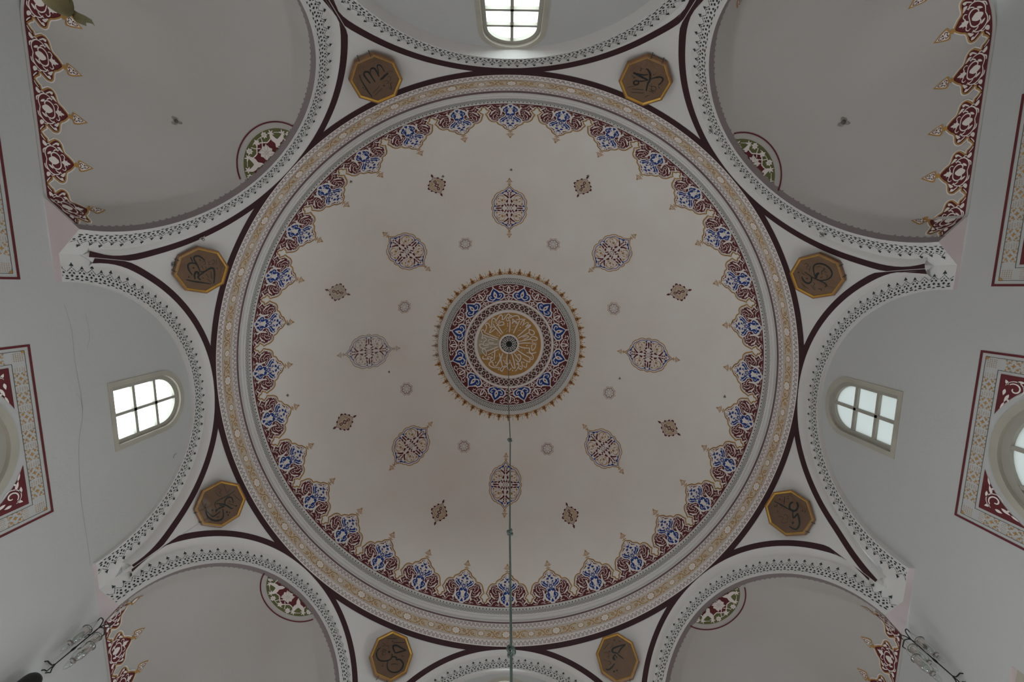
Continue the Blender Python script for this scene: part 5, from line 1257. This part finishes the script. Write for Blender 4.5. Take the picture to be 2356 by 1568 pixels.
for (px, py), az, lb in (((464, 547), 315, 'metal hook on the red line of the upper left corner arch'), ((1893, 538), 45, 'metal hook on the lattice of the upper right corner arch'), ((1637, 300), 45, 'metal hook on the lattice near the upper right green roundel')):
    A = [x for x in arches if x.az == az][0]; d_ = ray(px, py); t_ = (A.a - A.n.dot(CAM)) / A.n.dot(d_); q = CAM + d_ * t_
    if az == 315: q = hit_sphere(px, py, ZP, RP)
    make_hook(q + A.n * -.0008, -A.n, .0078, lb)
# ---- bird crossing the upper left corner
BD = .42
def bp_(px, py, dd=0.0): d = ray(px, py); return CAM + d * ((BD + dd) / d.z)
th = thing('bird', 'olive brown bird in flight at the top left corner, tail towards the vault', 'bird', bp_(135, 10))
def loft(path_, rads, k, name, flat_=.6):
    mb = MB(); vd = (bp_(135, 10) - CAM).normalized(); P = cr3(path_, 5); n = len(P); rows = []
    for i, p in enumerate(P):
        f = i / (n - 1) * (len(rads) - 1); j = min(int(f), len(rads) - 2); r = rads[j] + (rads[j + 1] - rads[j]) * (f - j)
        t = (P[min(i + 1, n - 1)] - P[max(i - 1, 0)]).normalized(); s_ = t.cross(vd).normalized()
        rows.append([p + (s_ * math.cos(a) + vd * math.sin(a) * flat_) * r for a in [2 * math.pi * q / 14 for q in range(14)]])
    mb.grid(rows, k, True); mb.poly(rows[0][::-1], k); mb.poly(rows[-1], k); return mb.build(name, th, bp_(135, 10))
loft([bp_(88, -52), bp_(97, -38), bp_(118, -18), bp_(140, 8), bp_(158, 27), bp_(166, 34)], [.001, .0055, .0095, .0115, .0090, .0050, .0030], 'feather', 'body')
loft([bp_(84, -60), bp_(90, -50), bp_(98, -38)], [.0012, .0050, .0056], 'feather', 'head', .9)
mb = MB(); tl = [(160, 24), (166, 20), (178, 28), (196, 36), (211, 45), (219, 61), (213, 55), (206, 53), (198, 52), (199, 60), (190, 57), (178, 52), (170, 44), (166, 36), (158, 35)]
f_ = [bp_(x, y, 0.0) for x, y in tl]; g_ = [bp_(x, y, .0016) for x, y in tl]
tr = geometry.tessellate_polygon([[Vector((x, y, 0)) for x, y in tl]])
i0 = [mb.vert(p) for p in f_]; i1 = [mb.vert(p) for p in g_]
for t in tr: mb.face([i0[k] for k in t], 'feather'); mb.face([i1[k] for k in t][::-1], 'feather')
for k in range(len(tl)): mb.face((i0[k], i0[(k + 1) % len(tl)], i1[(k + 1) % len(tl)], i1[k]), 'feather_dark')
mb.build('tail', th, bp_(135, 10))
for wl in ([(146, 10), (130, 15), (112, 16), (101, 8), (92, -8), (70, -30), (40, -70), (80, -50), (110, -22), (135, -6)], [(140, 0), (156, 10), (160, -4), (170, -30), (190, -70), (150, -40), (132, -18)]):
    mb = MB(); f_ = [bp_(x, y, -.001) for x, y in wl]; g_ = [bp_(x, y, .0025) for x, y in wl]; tr = geometry.tessellate_polygon([[Vector((x, y, 0)) for x, y in wl]])
    i0 = [mb.vert(p) for p in f_]; i1 = [mb.vert(p) for p in g_]
    for t in tr: mb.face([i0[k] for k in t], 'feather'); mb.face([i1[k] for k in t][::-1], 'feather')
    for k in range(len(wl)): mb.face((i0[k], i0[(k + 1) % len(wl)], i1[(k + 1) % len(wl)], i1[k]), 'feather_dark')
    mb.build('wing', th, bp_(135, 10))
# ---- black loudspeaker on the left wall
c_ = onx(90, 1553, -1.015); c_.z -= .001
th = thing('loudspeaker', 'black round-topped loudspeaker on the left wall in the bottom left corner', 'loudspeaker', (c_.x, c_.y, c_.z - .10))
mb = MB(); mb.lathe([(.0001, 0), (.008, -.0012), (.014, -.0045), (.0180, -.010), (.0195, -.017), (.0200, -.03), (.0200, -.088), (.018, -.096), (.0001, -.098)], c_, (0, 0, 1), 'black', 24); mb.build('cabinet', th, c_)
mb = MB(); mb.tube([c_ + Vector((0, 0, -.05)), Vector((-1.0505, c_.y, c_.z - .05))], .005, 'black', 10); mb.lathe([(.0001, 0), (.012, 0), (.012, .004), (.0001, .004)], Vector((-1.0505, c_.y, c_.z - .05)), (1, 0, 0), 'black', 14); mb.build('wall_bracket', th, c_)
# ---- hairline cracks in the left wall
d = Draw()
for pts, w in (([(148, 700), (165, 760), (172, 830), (190, 940), (182, 1010), (182, 1080), (188, 1160), (200, 1240), (208, 1300)], .0011), ([(196, 720), (206, 770), (200, 800)], .0008), ([(176, 905), (186, 920), (190, 940)], .0008)):
    P = [onx(x, y, -W) for x, y in pts]; d.stroke('greyline', cr([(p.y, p.z) for p in P], n=3), w * .8, 1, .3)
P = [onx(x, y, -W) for x, y in ((398, 1053), (401, 1046), (406, 1042))]; d.stroke('dark', [(p.y, p.z) for p in P], .0014, 1)
mb = MB(); d.emit(mb, lambda x, y, z: wall_pt('L', x, y, -.0003), .05); wl_ = bpy.data.objects['wall_left']; o = mb.build('plaster_crack', wl_, (0, 0, 0)); o['label'] = 'thin wandering hairline cracks in the plaster'
